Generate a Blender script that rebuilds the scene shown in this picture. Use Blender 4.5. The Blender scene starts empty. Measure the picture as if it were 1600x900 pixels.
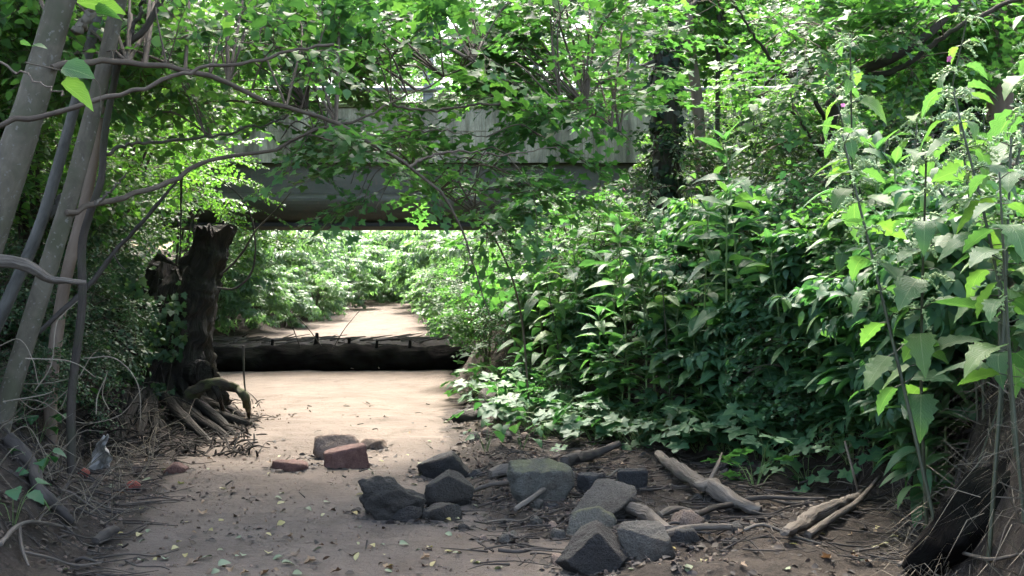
import bpy, math, random
import numpy as np
from mathutils import Matrix, Vector

# ------------------------------------------------------------------ camera, sky, sun, exposure
SC = bpy.context.scene
COL = SC.collection
F, CZ, HY = 1778.0, 1.25, 430.0            # focal length in photo pixels, eye height, horizon row
cam = bpy.data.objects.new('camera', bpy.data.cameras.new('camera'))
COL.objects.link(cam); SC.camera = cam
cam.location = (0, 0, CZ); cam.rotation_euler = (math.radians(90), 0, 0)
cam.data.sensor_width = 36; cam.data.lens = 36 * F / 1600
cam.data.shift_y = -(450 - HY) / 1600
cam.data.clip_start = 0.05; cam.data.clip_end = 2000

SUN_EL, SUN_AZ = math.radians(60), math.radians(-11)      # azimuth from +Y, towards +X
sdir = Vector((math.sin(SUN_AZ) * math.cos(SUN_EL), math.cos(SUN_AZ) * math.cos(SUN_EL), math.sin(SUN_EL)))
world = bpy.data.worlds.new('World'); SC.world = world; world.use_nodes = True
wn = world.node_tree.nodes; wl = world.node_tree.links
sky = wn.new('ShaderNodeTexSky'); sky.sky_type = 'NISHITA'; sky.sun_disc = False
sky.sun_elevation = SUN_EL; sky.sun_rotation = SUN_AZ
sky.air_density = 1.0; sky.dust_density = 5.5; sky.ozone_density = 0.6
wl.new(sky.outputs[0], wn['Background'].inputs[0]); wn['Background'].inputs[1].default_value = 0.15
sun = bpy.data.objects.new('sun', bpy.data.lights.new('sun', 'SUN')); COL.objects.link(sun)
sun.data.energy = 1.8; sun.data.angle = math.radians(14); sun.data.color = (1.0, 0.96, 0.9)
sun.rotation_euler = sdir.to_track_quat('Z', 'Y').to_euler()
SC.view_settings.view_transform = 'Standard'; SC.view_settings.look = 'None'
SC.view_settings.exposure = 3.35; SC.view_settings.gamma = 1.0
SC.cycles.max_bounces = 5; SC.cycles.diffuse_bounces = 3; SC.cycles.glossy_bounces = 2
SC.cycles.transmission_bounces = 4; SC.cycles.transparent_max_bounces = 4
SC.cycles.use_denoising = True; SC.cycles.use_adaptive_sampling = True; SC.cycles.adaptive_threshold = 0.03
SC.cycles.sample_clamp_indirect = 6.0
SC.cycles.caustics_reflective = False; SC.cycles.caustics_refractive = False

random.seed(7)
RNG = np.random.default_rng(11)

# ------------------------------------------------------------------ small helpers
def P(px, py, Y):
    return np.array([(px - 800) / F * Y, Y, CZ + (HY - py) / F * Y])

def nrm(v):
    v = np.asarray(v, float)
    return v / np.maximum(np.linalg.norm(v, axis=-1, keepdims=True), 1e-9)

def _hash(i, j, k, s):
    n = (i * 374761393 + j * 668265263 + k * 2147483647 + s * 974711) & 0xFFFFFFFF
    n = ((n ^ (n >> 13)) * 1274126177) & 0xFFFFFFFF
    n = (n ^ (n >> 16)) & 0xFFFFFF
    return n / float(0xFFFFFF) * 2 - 1

def vnoise(p, s=0):
    p = np.asarray(p, float); i = np.floor(p).astype(np.int64); f = p - i
    f = f * f * (3 - 2 * f); r = 0
    for a in (0, 1):
        for b in (0, 1):
            for c in (0, 1):
                w = (f[..., 0] if a else 1 - f[..., 0]) * (f[..., 1] if b else 1 - f[..., 1]) * (f[..., 2] if c else 1 - f[..., 2])
                r = r + w * _hash(i[..., 0] + a, i[..., 1] + b, i[..., 2] + c, s)
    return r

def fbm(p, o=3, s=0):
    p = np.asarray(p, float); r = 0; a = 1.0
    for k in range(o):
        r = r + a * vnoise(p * (2.03 ** k), s + k); a *= 0.5
    return r

def sst(x, a, b):
    t = np.clip((x - a) / (b - a), 0, 1)
    return t * t * (3 - 2 * t)

def smooth_path(pts, n=24):
    pts = np.asarray(pts, float)
    if len(pts) < 3:
        t = np.linspace(0, 1, n)[:, None]
        return pts[0] * (1 - t) + pts[-1] * t
    q = np.vstack([2 * pts[0] - pts[1], pts, 2 * pts[-1] - pts[-2]]); out = []
    m = len(pts) - 1
    for u in np.linspace(0, m - 1e-6, n):
        k = int(u); t = u - k; a, b, c, d = q[k], q[k + 1], q[k + 2], q[k + 3]
        out.append(0.5 * ((2 * b) + (-a + c) * t + (2 * a - 5 * b + 4 * c - d) * t * t + (-a + 3 * b - 3 * c + d) * t ** 3))
    return np.array(out)

class Geo:
    """collects triangles / quads, then becomes ONE mesh"""
    def __init__(s): s.V = []; s.F = []; s.UV = []; s.CO = []; s.MI = []; s.n = 0; s.SM = []
    def add(s, V, faces, uv=None, co=None, mat=0, smooth=True):
        V = np.asarray(V, float).reshape(-1, 3); faces = np.asarray(faces, np.int64)
        if len(faces) == 0: return
        s.V.append(V); s.F.append(faces + s.n)
        s.UV.append(np.zeros((len(V), 2)) if uv is None else np.asarray(uv, float))
        s.CO.append(V if co is None else np.asarray(co, float))
        s.MI.append(np.full(len(faces), mat)); s.SM.append(np.full(len(faces), smooth)); s.n += len(V)
    def mesh(s, name, mats):
        me = bpy.data.meshes.new(name)
        V = np.vstack(s.V); UV = np.vstack(s.UV); CO = np.vstack(s.CO)
        tot = np.concatenate([np.full(len(f), f.shape[1]) for f in s.F])
        lv = np.concatenate([f.ravel() for f in s.F])
        st = np.concatenate([[0], np.cumsum(tot)[:-1]])
        me.vertices.add(len(V)); me.vertices.foreach_set('co', V.ravel())
        me.loops.add(len(lv)); me.loops.foreach_set('vertex_index', lv.astype(np.int32))
        me.polygons.add(len(tot)); me.polygons.foreach_set('loop_start', st.astype(np.int32))
        me.polygons.foreach_set('loop_total', tot.astype(np.int32))
        me.polygons.foreach_set('use_smooth', np.concatenate(s.SM).astype(bool))
        for m in (mats if isinstance(mats, (list, tuple)) else [mats]): me.materials.append(m)
        me.polygons.foreach_set('material_index', np.concatenate(s.MI).astype(np.int32))
        u = me.uv_layers.new(name='UVMap'); u.data.foreach_set('uv', UV[lv].ravel())
        a = me.attributes.new('bark_co', 'FLOAT_VECTOR', 'POINT'); a.data.foreach_set('vector', CO.ravel())
        me.update(); me.validate(clean_customdata=False)
        return me
    def build(s, name, mats, parent=None):
        return link(name, s.mesh(name, mats), parent)

def link(name, me, parent=None):
    o = bpy.data.objects.new(name, me); COL.objects.link(o)
    if parent is not None:
        o.parent = parent
        o.matrix_parent_inverse = Matrix.Translation(-Vector(parent.location)) if parent.rotation_euler[2] == 0 else parent.matrix_basis.inverted()
    return o

def tag(o, label=None, cat=None, group=None, kind=None):
    if label: o['label'] = label
    if cat: o['category'] = cat
    if group: o['group'] = group
    if kind: o['kind'] = kind
    return o

def empty(name, loc, label, cat, group=None):
    o = bpy.data.objects.new(name, None); COL.objects.link(o); o.location = tuple(loc); o.empty_display_size = 0.1
    return tag(o, label, cat, group)

def tube(g, pts, rad, sides=8, n=None, rough=0.0, rs=0, nscale=6.0, cap=True, mat=0, flat=1.0, vs=0.45, ragged=0.0):
    """tapered tube along a path; rough = relative lumpiness of the surface"""
    pts = np.asarray(pts, float)
    if n: pts = smooth_path(pts, n)
    m = len(pts); rad = np.interp(np.linspace(0, 1, m), np.linspace(0, 1, len(np.atleast_1d(rad))), np.atleast_1d(rad))
    T = np.gradient(pts, axis=0); T = nrm(T)
    up = np.array([0, 0, 1.0]) if abs(T[0][2]) < 0.9 else np.array([1.0, 0, 0])
    S = []; prev = nrm(np.cross(T[0], up))
    for t in T:
        prev = nrm(prev - t * np.dot(prev, t)); S.append(prev)
    S = np.array(S); B = np.cross(T, S)
    ang = np.linspace(0, 2 * np.pi, sides, endpoint=False)
    ln = np.concatenate([[0], np.cumsum(np.linalg.norm(np.diff(pts, axis=0), axis=1))])
    ca, sa = np.cos(ang), np.sin(ang)
    rr = np.repeat(rad[:, None], sides, 1)
    co = np.stack([ca[None, :] * rr, sa[None, :] * rr, np.repeat(ln[:, None], sides, 1)], -1)
    if rough:
        k = co.copy(); k[..., 2] *= vs
        rr = rr * (1 + rough * fbm(k * nscale + rs * 7.3, 3, rs))
    V = pts[:, None, :] + S[:, None, :] * (ca[None, :, None] * rr[..., None]) + B[:, None, :] * (sa[None, :, None] * rr[..., None] * flat)
    if ragged:
        wt = np.clip((np.arange(m) / (m - 1) - .78) / .22, 0, 1)[:, None]; V[..., 2] += wt * ragged * fbm(np.stack([co[..., 0] * 16, co[..., 1] * 16, co[..., 2] * .5], -1) + rs, 3, rs + 2)
    i = np.arange(m - 1)[:, None] * sides; j = np.arange(sides)[None, :]; j2 = (j + 1) % sides
    Fq = np.stack([i + j, i + j2, i + sides + j2, i + sides + j], -1).reshape(-1, 4)
    g.add(V.reshape(-1, 3), Fq, co=co.reshape(-1, 3) + rs * 3.1, mat=mat)
    if cap:
        for e, sg in ((0, -1), (m - 1, 1)):
            ring = V[e]; c = pts[e] + T[e] * sg * rad[e] * 0.25
            vv = np.vstack([ring, c]); jj = np.arange(sides)
            ff = np.stack([jj, (jj + 1) % sides, np.full(sides, sides)], -1)
            if sg < 0: ff = ff[:, ::-1]
            cc = np.vstack([co[e], [0, 0, ln[e]]]) + rs * 3.1
            g.add(vv, ff, co=cc, mat=mat, smooth=False)
    return pts

# ------------------------------------------------------------------ materials
MATS = {}
def mat_new(name):
    m = bpy.data.materials.new(name); m.use_nodes = True
    nt = m.node_tree; b = nt.nodes['Principled BSDF']; MATS[name] = m
    return m, nt, b
def N(nt, t, **kw):
    n = nt.nodes.new(t)
    for k, v in kw.items(): setattr(n, k, v)
    return n
def noise_n(nt, vec, scale, detail=4, rough=0.6, dist=0.0):
    n = N(nt, 'ShaderNodeTexNoise'); n.inputs['Scale'].default_value = scale; n.inputs['Detail'].default_value = detail
    n.inputs['Roughness'].default_value = rough; n.inputs['Distortion'].default_value = dist
    if vec is not None: nt.links.new(vec, n.inputs['Vector'])
    return n
def ramp(nt, fac, stops):
    r = N(nt, 'ShaderNodeValToRGB'); e = r.color_ramp.elements
    while len(e) < len(stops): e.new(0.5)
    for k, (p, c) in enumerate(stops):
        e[k].position = p; e[k].color = (*c, 1) if len(c) == 3 else c
    nt.links.new(fac, r.inputs[0]); return r
def mixc(nt, f, a, b, mode='MIX'):
    m = N(nt, 'ShaderNodeMix', data_type='RGBA', blend_type=mode)
    for s, v in ((0, f), (6, a), (7, b)):
        if isinstance(v, (int, float)): m.inputs[s].default_value = v
        elif isinstance(v, tuple): m.inputs[s].default_value = (*v, 1)
        else: nt.links.new(v, m.inputs[s])
    return m.outputs[2]
def mth(nt, op, a, b=None, c=None):
    m = N(nt, 'ShaderNodeMath', operation=op)
    for k, v in enumerate((a, b, c)):
        if v is None: continue
        if isinstance(v, (int, float)): m.inputs[k].default_value = v
        else: nt.links.new(v, m.inputs[k])
    return m.outputs[0]
def bump(nt, b, h, strength=0.4, dist=0.01):
    n = N(nt, 'ShaderNodeBump'); n.inputs['Strength'].default_value = strength; n.inputs['Distance'].default_value = dist
    nt.links.new(h, n.inputs['Height']); nt.links.new(n.outputs[0], b.inputs['Normal']); return n

def leaf_mat(name, ca, cb, cc, trans=0.4, rough=0.42, tcol=None, vein=False, spec=0.5):
    """ca..cb..cc: base colours a leaf may have, picked per leaf"""
    m, nt, b = mat_new(name); L = nt.links
    geo = N(nt, 'ShaderNodeNewGeometry'); oi = N(nt, 'ShaderNodeObjectInfo')
    r = mth(nt, 'FRACT', mth(nt, 'ADD', geo.outputs['Random Per Island'], mth(nt, 'MULTIPLY', oi.outputs['Random'], 7.31)))
    col = ramp(nt, r, [(0.0, ca), (0.55, cb), (1.0, cc)]).outputs[0]
    tc = N(nt, 'ShaderNodeTexCoord')
    nz = noise_n(nt, tc.outputs['Object'], 14.0, 3)
    col = mixc(nt, mth(nt, 'MULTIPLY', nz.outputs[0], 0.35), col, mixc(nt, 1.0, col, (0.62, 0.7, 0.5), 'MULTIPLY'))
    # underside of a leaf is paler and duller than its upper side
    under = mixc(nt, 1.0, col, (1.15, 1.1, 1.3), 'MULTIPLY')
    col = mixc(nt, geo.outputs['Backfacing'], col, under)
    if vein:
        sx = N(nt, 'ShaderNodeSeparateXYZ'); L.new(tc.outputs['UV'], sx.inputs[0])
        au = mth(nt, 'ABSOLUTE', sx.outputs[0])
        mid = mth(nt, 'LESS_THAN', au, 0.035)
        w = mth(nt, 'SINE', mth(nt, 'MULTIPLY', mth(nt, 'SUBTRACT', sx.outputs[1], mth(nt, 'MULTIPLY', au, 0.55)), 62.0))
        side = mth(nt, 'MULTIPLY', mth(nt, 'GREATER_THAN', w, 0.9), 0.45)
        v = mth(nt, 'MAXIMUM', mid, side)
        col = mixc(nt, mth(nt, 'MULTIPLY', v, 0.55), col, (0.20, 0.26, 0.13))
        bump(nt, b, mth(nt, 'MULTIPLY', w, 0.5), 0.35, 0.004)
    L.new(col, b.inputs['Base Color'])
    b.inputs['Roughness'].default_value = rough; b.inputs['Specular IOR Level'].default_value = spec
    t = N(nt, 'ShaderNodeBsdfTranslucent')
    tcn = mixc(nt, 1.0, col, tcol or (1.25, 1.62, 0.6), 'MULTIPLY'); L.new(tcn, t.inputs['Color'])
    mx = N(nt, 'ShaderNodeMixShader'); mx.inputs[0].default_value = trans
    L.new(b.outputs[0], mx.inputs[1]); L.new(t.outputs[0], mx.inputs[2])
    L.new(mx.outputs[0], nt.nodes['Material Output'].inputs['Surface'])
    return m

def bark_mat(name, c1, c2, c3=None, scale=18.0, stretch=0.25, strength=0.6, dist=0.012, rough=0.9, spots=None, moss=None):
    m, nt, b = mat_new(name); L = nt.links
    at = N(nt, 'ShaderNodeAttribute', attribute_name='bark_co')
    mp = N(nt, 'ShaderNodeMapping'); mp.inputs['Scale'].default_value = (1, 1, stretch); L.new(at.outputs['Vector'], mp.inputs[0])
    n1 = noise_n(nt, mp.outputs[0], scale, 6, 0.65, 0.6); n2 = noise_n(nt, at.outputs['Vector'], scale * 0.25, 3)
    col = ramp(nt, n1.outputs[0], [(0.3, c1), (0.7, c2)]).outputs[0]
    if c3: col = mixc(nt, ramp(nt, n2.outputs[0], [(0.45, (0, 0, 0)), (0.62, (1, 1, 1))]).outputs[0], col, c3)
    if spots:
        n3 = noise_n(nt, at.outputs['Vector'], scale * 2.2, 2)
        col = mixc(nt, ramp(nt, n3.outputs[0], [(0.62, (0, 0, 0)), (0.68, (1, 1, 1))]).outputs[0], col, spots)
    if moss:
        n4 = noise_n(nt, at.outputs['Vector'], scale * 0.4, 5)
        col = mixc(nt, ramp(nt, n4.outputs[0], [(0.46, (0, 0, 0)), (0.58, (1, 1, 1))]).outputs[0], col, moss)
    L.new(col, b.inputs['Base Color']); b.inputs['Roughness'].default_value = rough; b.inputs['Specular IOR Level'].default_value = 0.25
    bump(nt, b, n1.outputs[0], strength, dist)
    return m

def stone_mat(name, c1, c2, moss=None, scale=9.0, rough=0.85, spec=0.3):
    m, nt, b = mat_new(name); L = nt.links
    tc = N(nt, 'ShaderNodeTexCoord'); oi = N(nt, 'ShaderNodeObjectInfo')
    n1 = noise_n(nt, tc.outputs['Object'], scale, 8, 0.7); n2 = noise_n(nt, tc.outputs['Object'], scale * 15, 4, 0.7)
    col = ramp(nt, n1.outputs[0], [(0.3, c1), (0.7, c2)]).outputs[0]
    col = mixc(nt, ramp(nt, n2.outputs[0], [(0.4, (0, 0, 0)), (0.62, (1, 1, 1))]).outputs[0], col, mixc(nt, 1.0, col, (0.68, 0.66, 0.63), 'MULTIPLY'))
    n5 = noise_n(nt, tc.outputs['Object'], scale * .55, 6, .75)
    col = mixc(nt, ramp(nt, n5.outputs[0], [(0.48, (0, 0, 0)), (0.62, (.75, .75, .75))]).outputs[0], col, mixc(nt, 1.0, col, (0.45, 0.38, 0.31), 'MULTIPLY'))
    if moss:
        g = N(nt, 'ShaderNodeNewGeometry'); sx = N(nt, 'ShaderNodeSeparateXYZ'); L.new(g.outputs['Normal'], sx.inputs[0])
        n3 = noise_n(nt, tc.outputs['Object'], scale * 1.3, 5)
        f = mth(nt, 'MULTIPLY', sx.outputs[2], n3.outputs[0])
        col = mixc(nt, ramp(nt, f, [(0.3, (0, 0, 0)), (0.5, (1, 1, 1))]).outputs[0], col, moss)
    L.new(col, b.inputs['Base Color']); b.inputs['Roughness'].default_value = rough; b.inputs['Specular IOR Level'].default_value = spec
    h = mth(nt, 'ADD', n1.outputs[0], mth(nt, 'MULTIPLY', n2.outputs[0], 0.5))
    bump(nt, b, h, 1.0, 0.03)
    return m

def plain_mat(name, c, rough=0.7, c2=None, scale=20.0, metal=0.0, spec=0.4):
    m, nt, b = mat_new(name)
    tc = N(nt, 'ShaderNodeTexCoord'); n1 = noise_n(nt, tc.outputs['Object'], scale, 4)
    c2 = c2 or tuple(x * 0.65 for x in c)
    nt.links.new(ramp(nt, n1.outputs[0], [(0.35, c), (0.7, c2)]).outputs[0], b.inputs['Base Color'])
    b.inputs['Roughness'].default_value = rough; b.inputs['Metallic'].default_value = metal; b.inputs['Specular IOR Level'].default_value = spec
    return m

# leaves
M_MAPLE = leaf_mat('maple_leaf', (0.038, 0.092, 0.036), (0.056, 0.132, 0.044), (0.085, 0.165, 0.046), 0.5, 0.52, spec=0.3)
M_HAZEL = leaf_mat('hazel_leaf', (0.04, 0.095, 0.034), (0.06, 0.13, 0.04), (0.095, 0.17, 0.045), 0.5, 0.5, spec=0.3)
M_FINE = leaf_mat('small_leaf', (0.05, 0.11, 0.028), (0.075, 0.155, 0.036), (0.11, 0.19, 0.04), 0.52, 0.45)
M_BG = leaf_mat('hazed_woodland_leaf', (0.05, 0.10, 0.045), (0.075, 0.14, 0.06), (0.11, 0.18, 0.07), 0.48, 0.45)  # bluish tint puts the distant haze into the leaf colour
M_FAR = leaf_mat('hazed_herb_leaf', (0.08, 0.145, 0.085), (0.11, 0.18, 0.105), (0.14, 0.22, 0.11), 0.45, 0.45)  # paler and bluer: hazy glow beyond the bridge painted into the leaves
M_HERB = leaf_mat('herb_leaf', (0.04, 0.105, 0.052), (0.054, 0.13, 0.06), (0.085, 0.165, 0.055), 0.46, 0.5, vein=True, spec=0.4)
M_HERBFILL = leaf_mat('thicket_leaf', (0.04, 0.105, 0.054), (0.054, 0.13, 0.062), (0.085, 0.16, 0.06), 0.46, 0.52, spec=0.35)
M_NETTLE = leaf_mat('serrated_leaf', (0.05, 0.11, 0.048), (0.072, 0.145, 0.05), (0.11, 0.18, 0.042), 0.48, 0.5, vein=True, spec=0.35)
M_LOW = leaf_mat('ground_leaf', (0.03, 0.085, 0.038), (0.042, 0.105, 0.045), (0.06, 0.125, 0.042), 0.32, 0.58, spec=0.3)
M_LOW2 = leaf_mat('round_herb_leaf', (0.038, 0.10, 0.048), (0.05, 0.125, 0.055), (0.08, 0.155, 0.055), 0.43, 0.42)
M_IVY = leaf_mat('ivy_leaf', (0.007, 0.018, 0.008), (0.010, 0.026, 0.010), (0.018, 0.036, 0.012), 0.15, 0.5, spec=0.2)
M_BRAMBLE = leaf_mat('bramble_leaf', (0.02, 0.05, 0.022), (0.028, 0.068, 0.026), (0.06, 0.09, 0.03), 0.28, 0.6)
M_DEADGREEN = leaf_mat('fallen_green_leaf', (0.11, 0.14, 0.08), (0.15, 0.18, 0.11), (0.13, 0.14, 0.07), 0.15, 0.7, tcol=(1, 1, .6))
M_DEADYELLOW = leaf_mat('fallen_yellow_leaf', (0.27, 0.20, 0.06), (0.27, 0.235, 0.11), (0.24, 0.22, 0.13), 0.2, 0.65)
M_DEADBROWN = leaf_mat('fallen_brown_leaf', (0.055, 0.035, 0.02), (0.10, 0.065, 0.04), (0.17, 0.11, 0.06), 0.12, 0.7, tcol=(1.2, 1, .6))
M_BIT = leaf_mat('dark_leaf_bit', (0.012, 0.009, 0.007), (0.026, 0.019, 0.014), (0.075, 0.057, 0.04), 0.05, 0.85, tcol=(1, 1, 1))
M_BLOSSOM = plain_mat('pink_petal', (0.62, 0.16, 0.36), 0.6)
M_TASSEL = plain_mat('pale_green_tassel', (0.30, 0.40, 0.17), 0.7)
# wood
M_ALDER = bark_mat('smooth_grey_bark', (0.058, 0.049, 0.034), (0.115, 0.10, 0.07), (0.06, 0.058, 0.034), 16, 0.5, 0.6, 0.010, spots=(0.12, 0.112, 0.09))
M_GREYBARK = bark_mat('grey_pole_bark', (0.05, 0.047, 0.039), (0.105, 0.098, 0.082), None, 22, 0.3, 0.4, 0.006)
M_DARKBARK = bark_mat('dark_bark', (0.022, 0.018, 0.014), (0.06, 0.048, 0.036), (0.035, 0.035, 0.02), 14, 0.3, 0.8, 0.02)
M_TWIG = bark_mat('twig_bark', (0.045, 0.033, 0.024), (0.10, 0.078, 0.055), None, 30, 0.3, 0.4, 0.004)
M_BROWNBARK = bark_mat('brown_bark', (0.12, 0.085, 0.06), (0.20, 0.15, 0.11), None, 10, 0.25, 0.5, 0.012)
M_STUMP = bark_mat('rotten_stump_bark', (0.006, 0.005, 0.0037), (0.034, 0.027, 0.0195), (0.016, 0.014, 0.009), 24, 0.10, 1.0, 0.05)
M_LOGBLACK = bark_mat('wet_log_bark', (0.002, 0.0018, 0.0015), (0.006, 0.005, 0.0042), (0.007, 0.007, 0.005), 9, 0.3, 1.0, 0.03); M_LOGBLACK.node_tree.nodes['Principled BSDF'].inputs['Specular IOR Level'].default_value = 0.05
M_MOSSWOOD = bark_mat('mossy_wood', (0.02, 0.016, 0.012), (0.055, 0.045, 0.032), None, 22, 0.5, 1.0, 0.02, moss=(0.045, 0.05, 0.018))
M_DRIFT = bark_mat('driftwood_pale', (0.035, 0.028, 0.021), (0.15, 0.127, 0.10), (0.085, 0.07, 0.054), 34, 0.07, 1.0, 0.02)
M_DRIFTDARK = bark_mat('driftwood_dark', (0.018, 0.015, 0.012), (0.062, 0.052, 0.042), None, 24, 0.15, 0.7, 0.008)
M_DRYSTEM = bark_mat('dry_stem', (0.11, 0.09, 0.065), (0.24, 0.20, 0.145), None, 40, 0.2, 0.2, 0.002)
M_DRYGRASS = plain_mat('dry_grass_blade', (0.085, 0.068, 0.046), 0.8, (0.15, 0.125, 0.085), 3)
M_GREENSTEM = plain_mat('green_stem', (0.07, 0.13, 0.035), 0.5, (0.11, 0.15, 0.04), 9)
M_DARKSTEM = plain_mat('dark_stem', (0.045, 0.05, 0.025), 0.6)
# stone
M_BASALT = stone_mat('dark_basalt', (0.018, 0.016, 0.0125), (0.048, 0.043, 0.034), None, 7)
M_BLACKROCK = stone_mat('black_wet_rock', (0.009, 0.0082, 0.0072), (0.025, 0.0225, 0.019), None, 8, 0.7)
M_GREYROCK = stone_mat('grey_rock', (0.045, 0.041, 0.033), (0.098, 0.09, 0.075), None, 7)
M_MOSSROCK = stone_mat('mossy_rock', (0.05, 0.05, 0.04), (0.12, 0.115, 0.095), (0.095, 0.095, 0.05), 7)
M_SLATE = stone_mat('blue_slate', (0.024, 0.024, 0.023), (0.05, 0.049, 0.046), None, 6)
M_SANDSTONE = stone_mat('red_sandstone', (0.10, 0.052, 0.04), (0.18, 0.095, 0.072), None, 8)
M_BROWNSTONE = stone_mat('brown_sandstone', (0.14, 0.10, 0.075), (0.23, 0.175, 0.135), None, 8)
M_BRICK = stone_mat('red_brick', (0.22, 0.05, 0.035), (0.32, 0.085, 0.06), None, 12)
M_RAG = plain_mat('dirty_white_plastic', (0.34, 0.32, 0.28), 0.5, (0.18, 0.16, 0.135), 14)

# ------------------------------------------------------------------ terrain
_LY = [0, 4.7, 7.7, 9.7, 12, 14.5, 17, 20, 30, 40, 60, 90]
_LX = [-1.7, -1.8, -2.35, -2.25, -3.3, -4.0, -4.3, -3.9, -4.3, -5.6, -9, -16]
_RY = [0, 4.7, 6, 7.2, 8.5, 11.0, 14, 17, 20, 30, 40, 60, 90]
_RX = [1.0, 1.6, 2.05, 1.65, 0.6, -0.5, -0.75, -0.8, -1.0, -2.6, -3.8, -7, -13]
_SY = [0, 4.7, 5.3, 5.7, 6.3, 8.0, 10.0, 12.0, 20, 60]
_SX = [0.1, 0.22, 0.30, -0.05, -0.35, -0.42, -0.55, -0.62, -1.1, -8]
BR_Y0, BR_Y1 = 16.5, 18.3                       # bridge front and back
def height(x, y):
    x = np.asarray(x, float); y = np.asarray(y, float)
    xl = np.interp(y, _LY, _LX); xr = np.interp(y, _RY, _RX)
    w = 0.18 * vnoise(np.stack([x * 0.0, y * 0.9, y * 0], -1), 3)
    dl = xl + w - x; dr = x - xr - w
    bed = 0.30 * sst(y, 14.9, 16.0) + 0.22 * sst(y, 17, 32) + 0.5 * sst(y, 34, 70)
    bed = bed + 0.07 * np.exp(-((y - 8.6) / 1.6) ** 2) * sst(-x, -0.6, 0.6)
    q = np.stack([x, y, 0 * x], -1)
    bed = bed + 0.022 * fbm(q * np.array([1.1, 1.7, 1]), 3, 5) + 0.006 * fbm(q * np.array([5.0, 9.0, 1]), 3, 8)
    # debris side of the bed is a little higher and lumpier
    deb = sst(x - np.interp(y, _SY, _SX), 0.0, 0.35) * sst(20 - y, 0, 4)
    bed = bed + deb * (0.045 + 0.035 * fbm(q * 2.6, 3, 21) + 0.012 * fbm(q * 14, 2, 23))
    # little sand step next to the stones
    left = 0.95 * sst(dl, 0.0, 1.5) + 0.35 * np.clip(dl - 1.0, 0, 3) ** 0.8 * 0.6
    right = 0.75 * sst(dr, -0.02, 0.32 + 0.43 * sst(y, 5.2, 7.0)) + 0.55 * sst(dr, 0.6, 2.4) + 0.12 * np.clip(dr - 2, 0, 5)
    far = 1 - sst(y, 22, 40) * 0.45
    bank = (left + right) * far
    rough = sst(np.maximum(dl, dr), 0, 0.5)
    bank = bank + rough * (0.07 * fbm(q * 1.5, 3, 31) + 0.03 * fbm(q * 6, 3, 33))
    z = bed + bank
    # road embankment either side of the span
    side = np.maximum(sst(x, 2.4, 4.4), sst(-x, 5.6, 7.4))
    emb = 3.05 * side * sst(y, 14.6, 16.9) * (1 - sst(y, 18.1, 20.8))
    z = np.maximum(z, emb)
    # rolling woodland floor far away
    z = z + 1.2 * sst(np.abs(x), 14, 60) + 2.5 * sst(y, 60, 200)
    return z
def axis(segs):
    out = [segs[0][0]]
    for a, b, s0, s1 in segs:
        v = a
        while v < b - 1e-6:
            t = (v - a) / (b - a); v = min(b, v + s0 + (s1 - s0) * t); out.append(v)
    return np.array(out)
gx = axis([(-300, -30, 60, 12), (-30, -6, 3, 0.4), (-6, -3, 0.3, 0.05), (-3, 2.8, 0.036, 0.036), (2.8, 6, 0.05, 0.3), (6, 30, 0.4, 3), (30, 300, 12, 60)])
gy = axis([(-60, 0, 12, 0.8), (0, 3.6, 0.5, 0.08), (3.6, 12, 0.034, 0.06), (12, 24, 0.07, 0.2), (24, 60, 0.3, 1.5), (60, 600, 4, 60)])
XX, YY = np.meshgrid(gx, gy); ZZ = height(XX, YY)
import bisect
_gxl, _gyl, _gz = gx.tolist(), gy.tolist(), ZZ.tolist()
def gh(x, y):
    i = min(max(bisect.bisect_right(_gxl, x) - 1, 0), len(_gxl) - 2); j = min(max(bisect.bisect_right(_gyl, y) - 1, 0), len(_gyl) - 2)
    u = (x - _gxl[i]) / (_gxl[i + 1] - _gxl[i]); v = (y - _gyl[j]) / (_gyl[j + 1] - _gyl[j])
    return (_gz[j][i] * (1 - u) + _gz[j][i + 1] * u) * (1 - v) + (_gz[j + 1][i] * (1 - u) + _gz[j + 1][i + 1] * u) * v
def G(px, py, z=0.0):
    """point of the ground seen at a pixel"""
    kx, kz = (px - 800) / F, (HY - py) / F; Y = 2.6
    while Y < 40 and CZ + kz * Y > gh(kx * Y, Y): Y += .06 + .004 * Y
    lo, hi = Y - .15, Y
    for _ in range(12):
        m_ = (lo + hi) / 2
        if CZ + kz * m_ > gh(kx * m_, m_): lo = m_
        else: hi = m_
    Y = hi
    x = (px - 800) / F * Y
    return np.array([x, Y, gh(x, Y) + z])

g = Geo(); nx = len(gx); ny = len(gy)
ii = np.arange(ny - 1)[:, None] * nx + np.arange(nx - 1)[None, :]
g.add(np.stack([XX, YY, ZZ], -1).reshape(-1, 3), np.stack([ii, ii + 1, ii + nx + 1, ii + nx], -1).reshape(-1, 4))
m, nt, b = mat_new('creek_ground'); L = nt.links
tc = N(nt, 'ShaderNodeTexCoord'); ob = tc.outputs['Object']
at = N(nt, 'ShaderNodeAttribute', attribute_name='sand')
n1 = noise_n(nt, ob, 1.6, 5, 0.6); n2 = noise_n(nt, ob, 28, 6, 0.7); n3 = noise_n(nt, ob, 220, 2, 0.7); n4 = noise_n(nt, ob, 5.0, 6, 0.7)
sandc = ramp(nt, n1.outputs[0], [(0.3, (0.076, 0.060, 0.046)), (0.7, (0.126, 0.102, 0.080))]).outputs[0]
sandc = mixc(nt, ramp(nt, n4.outputs[0], [(0.5, (0, 0, 0)), (0.72, (1, 1, 1))]).outputs[0], sandc, (0.058, 0.044, 0.031))
sandc = mixc(nt, ramp(nt, n3.outputs[0], [(0.35, (1, 1, 1)), (0.5, (0, 0, 0))]).outputs[0], sandc, (0.075, 0.06, 0.048))
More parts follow.
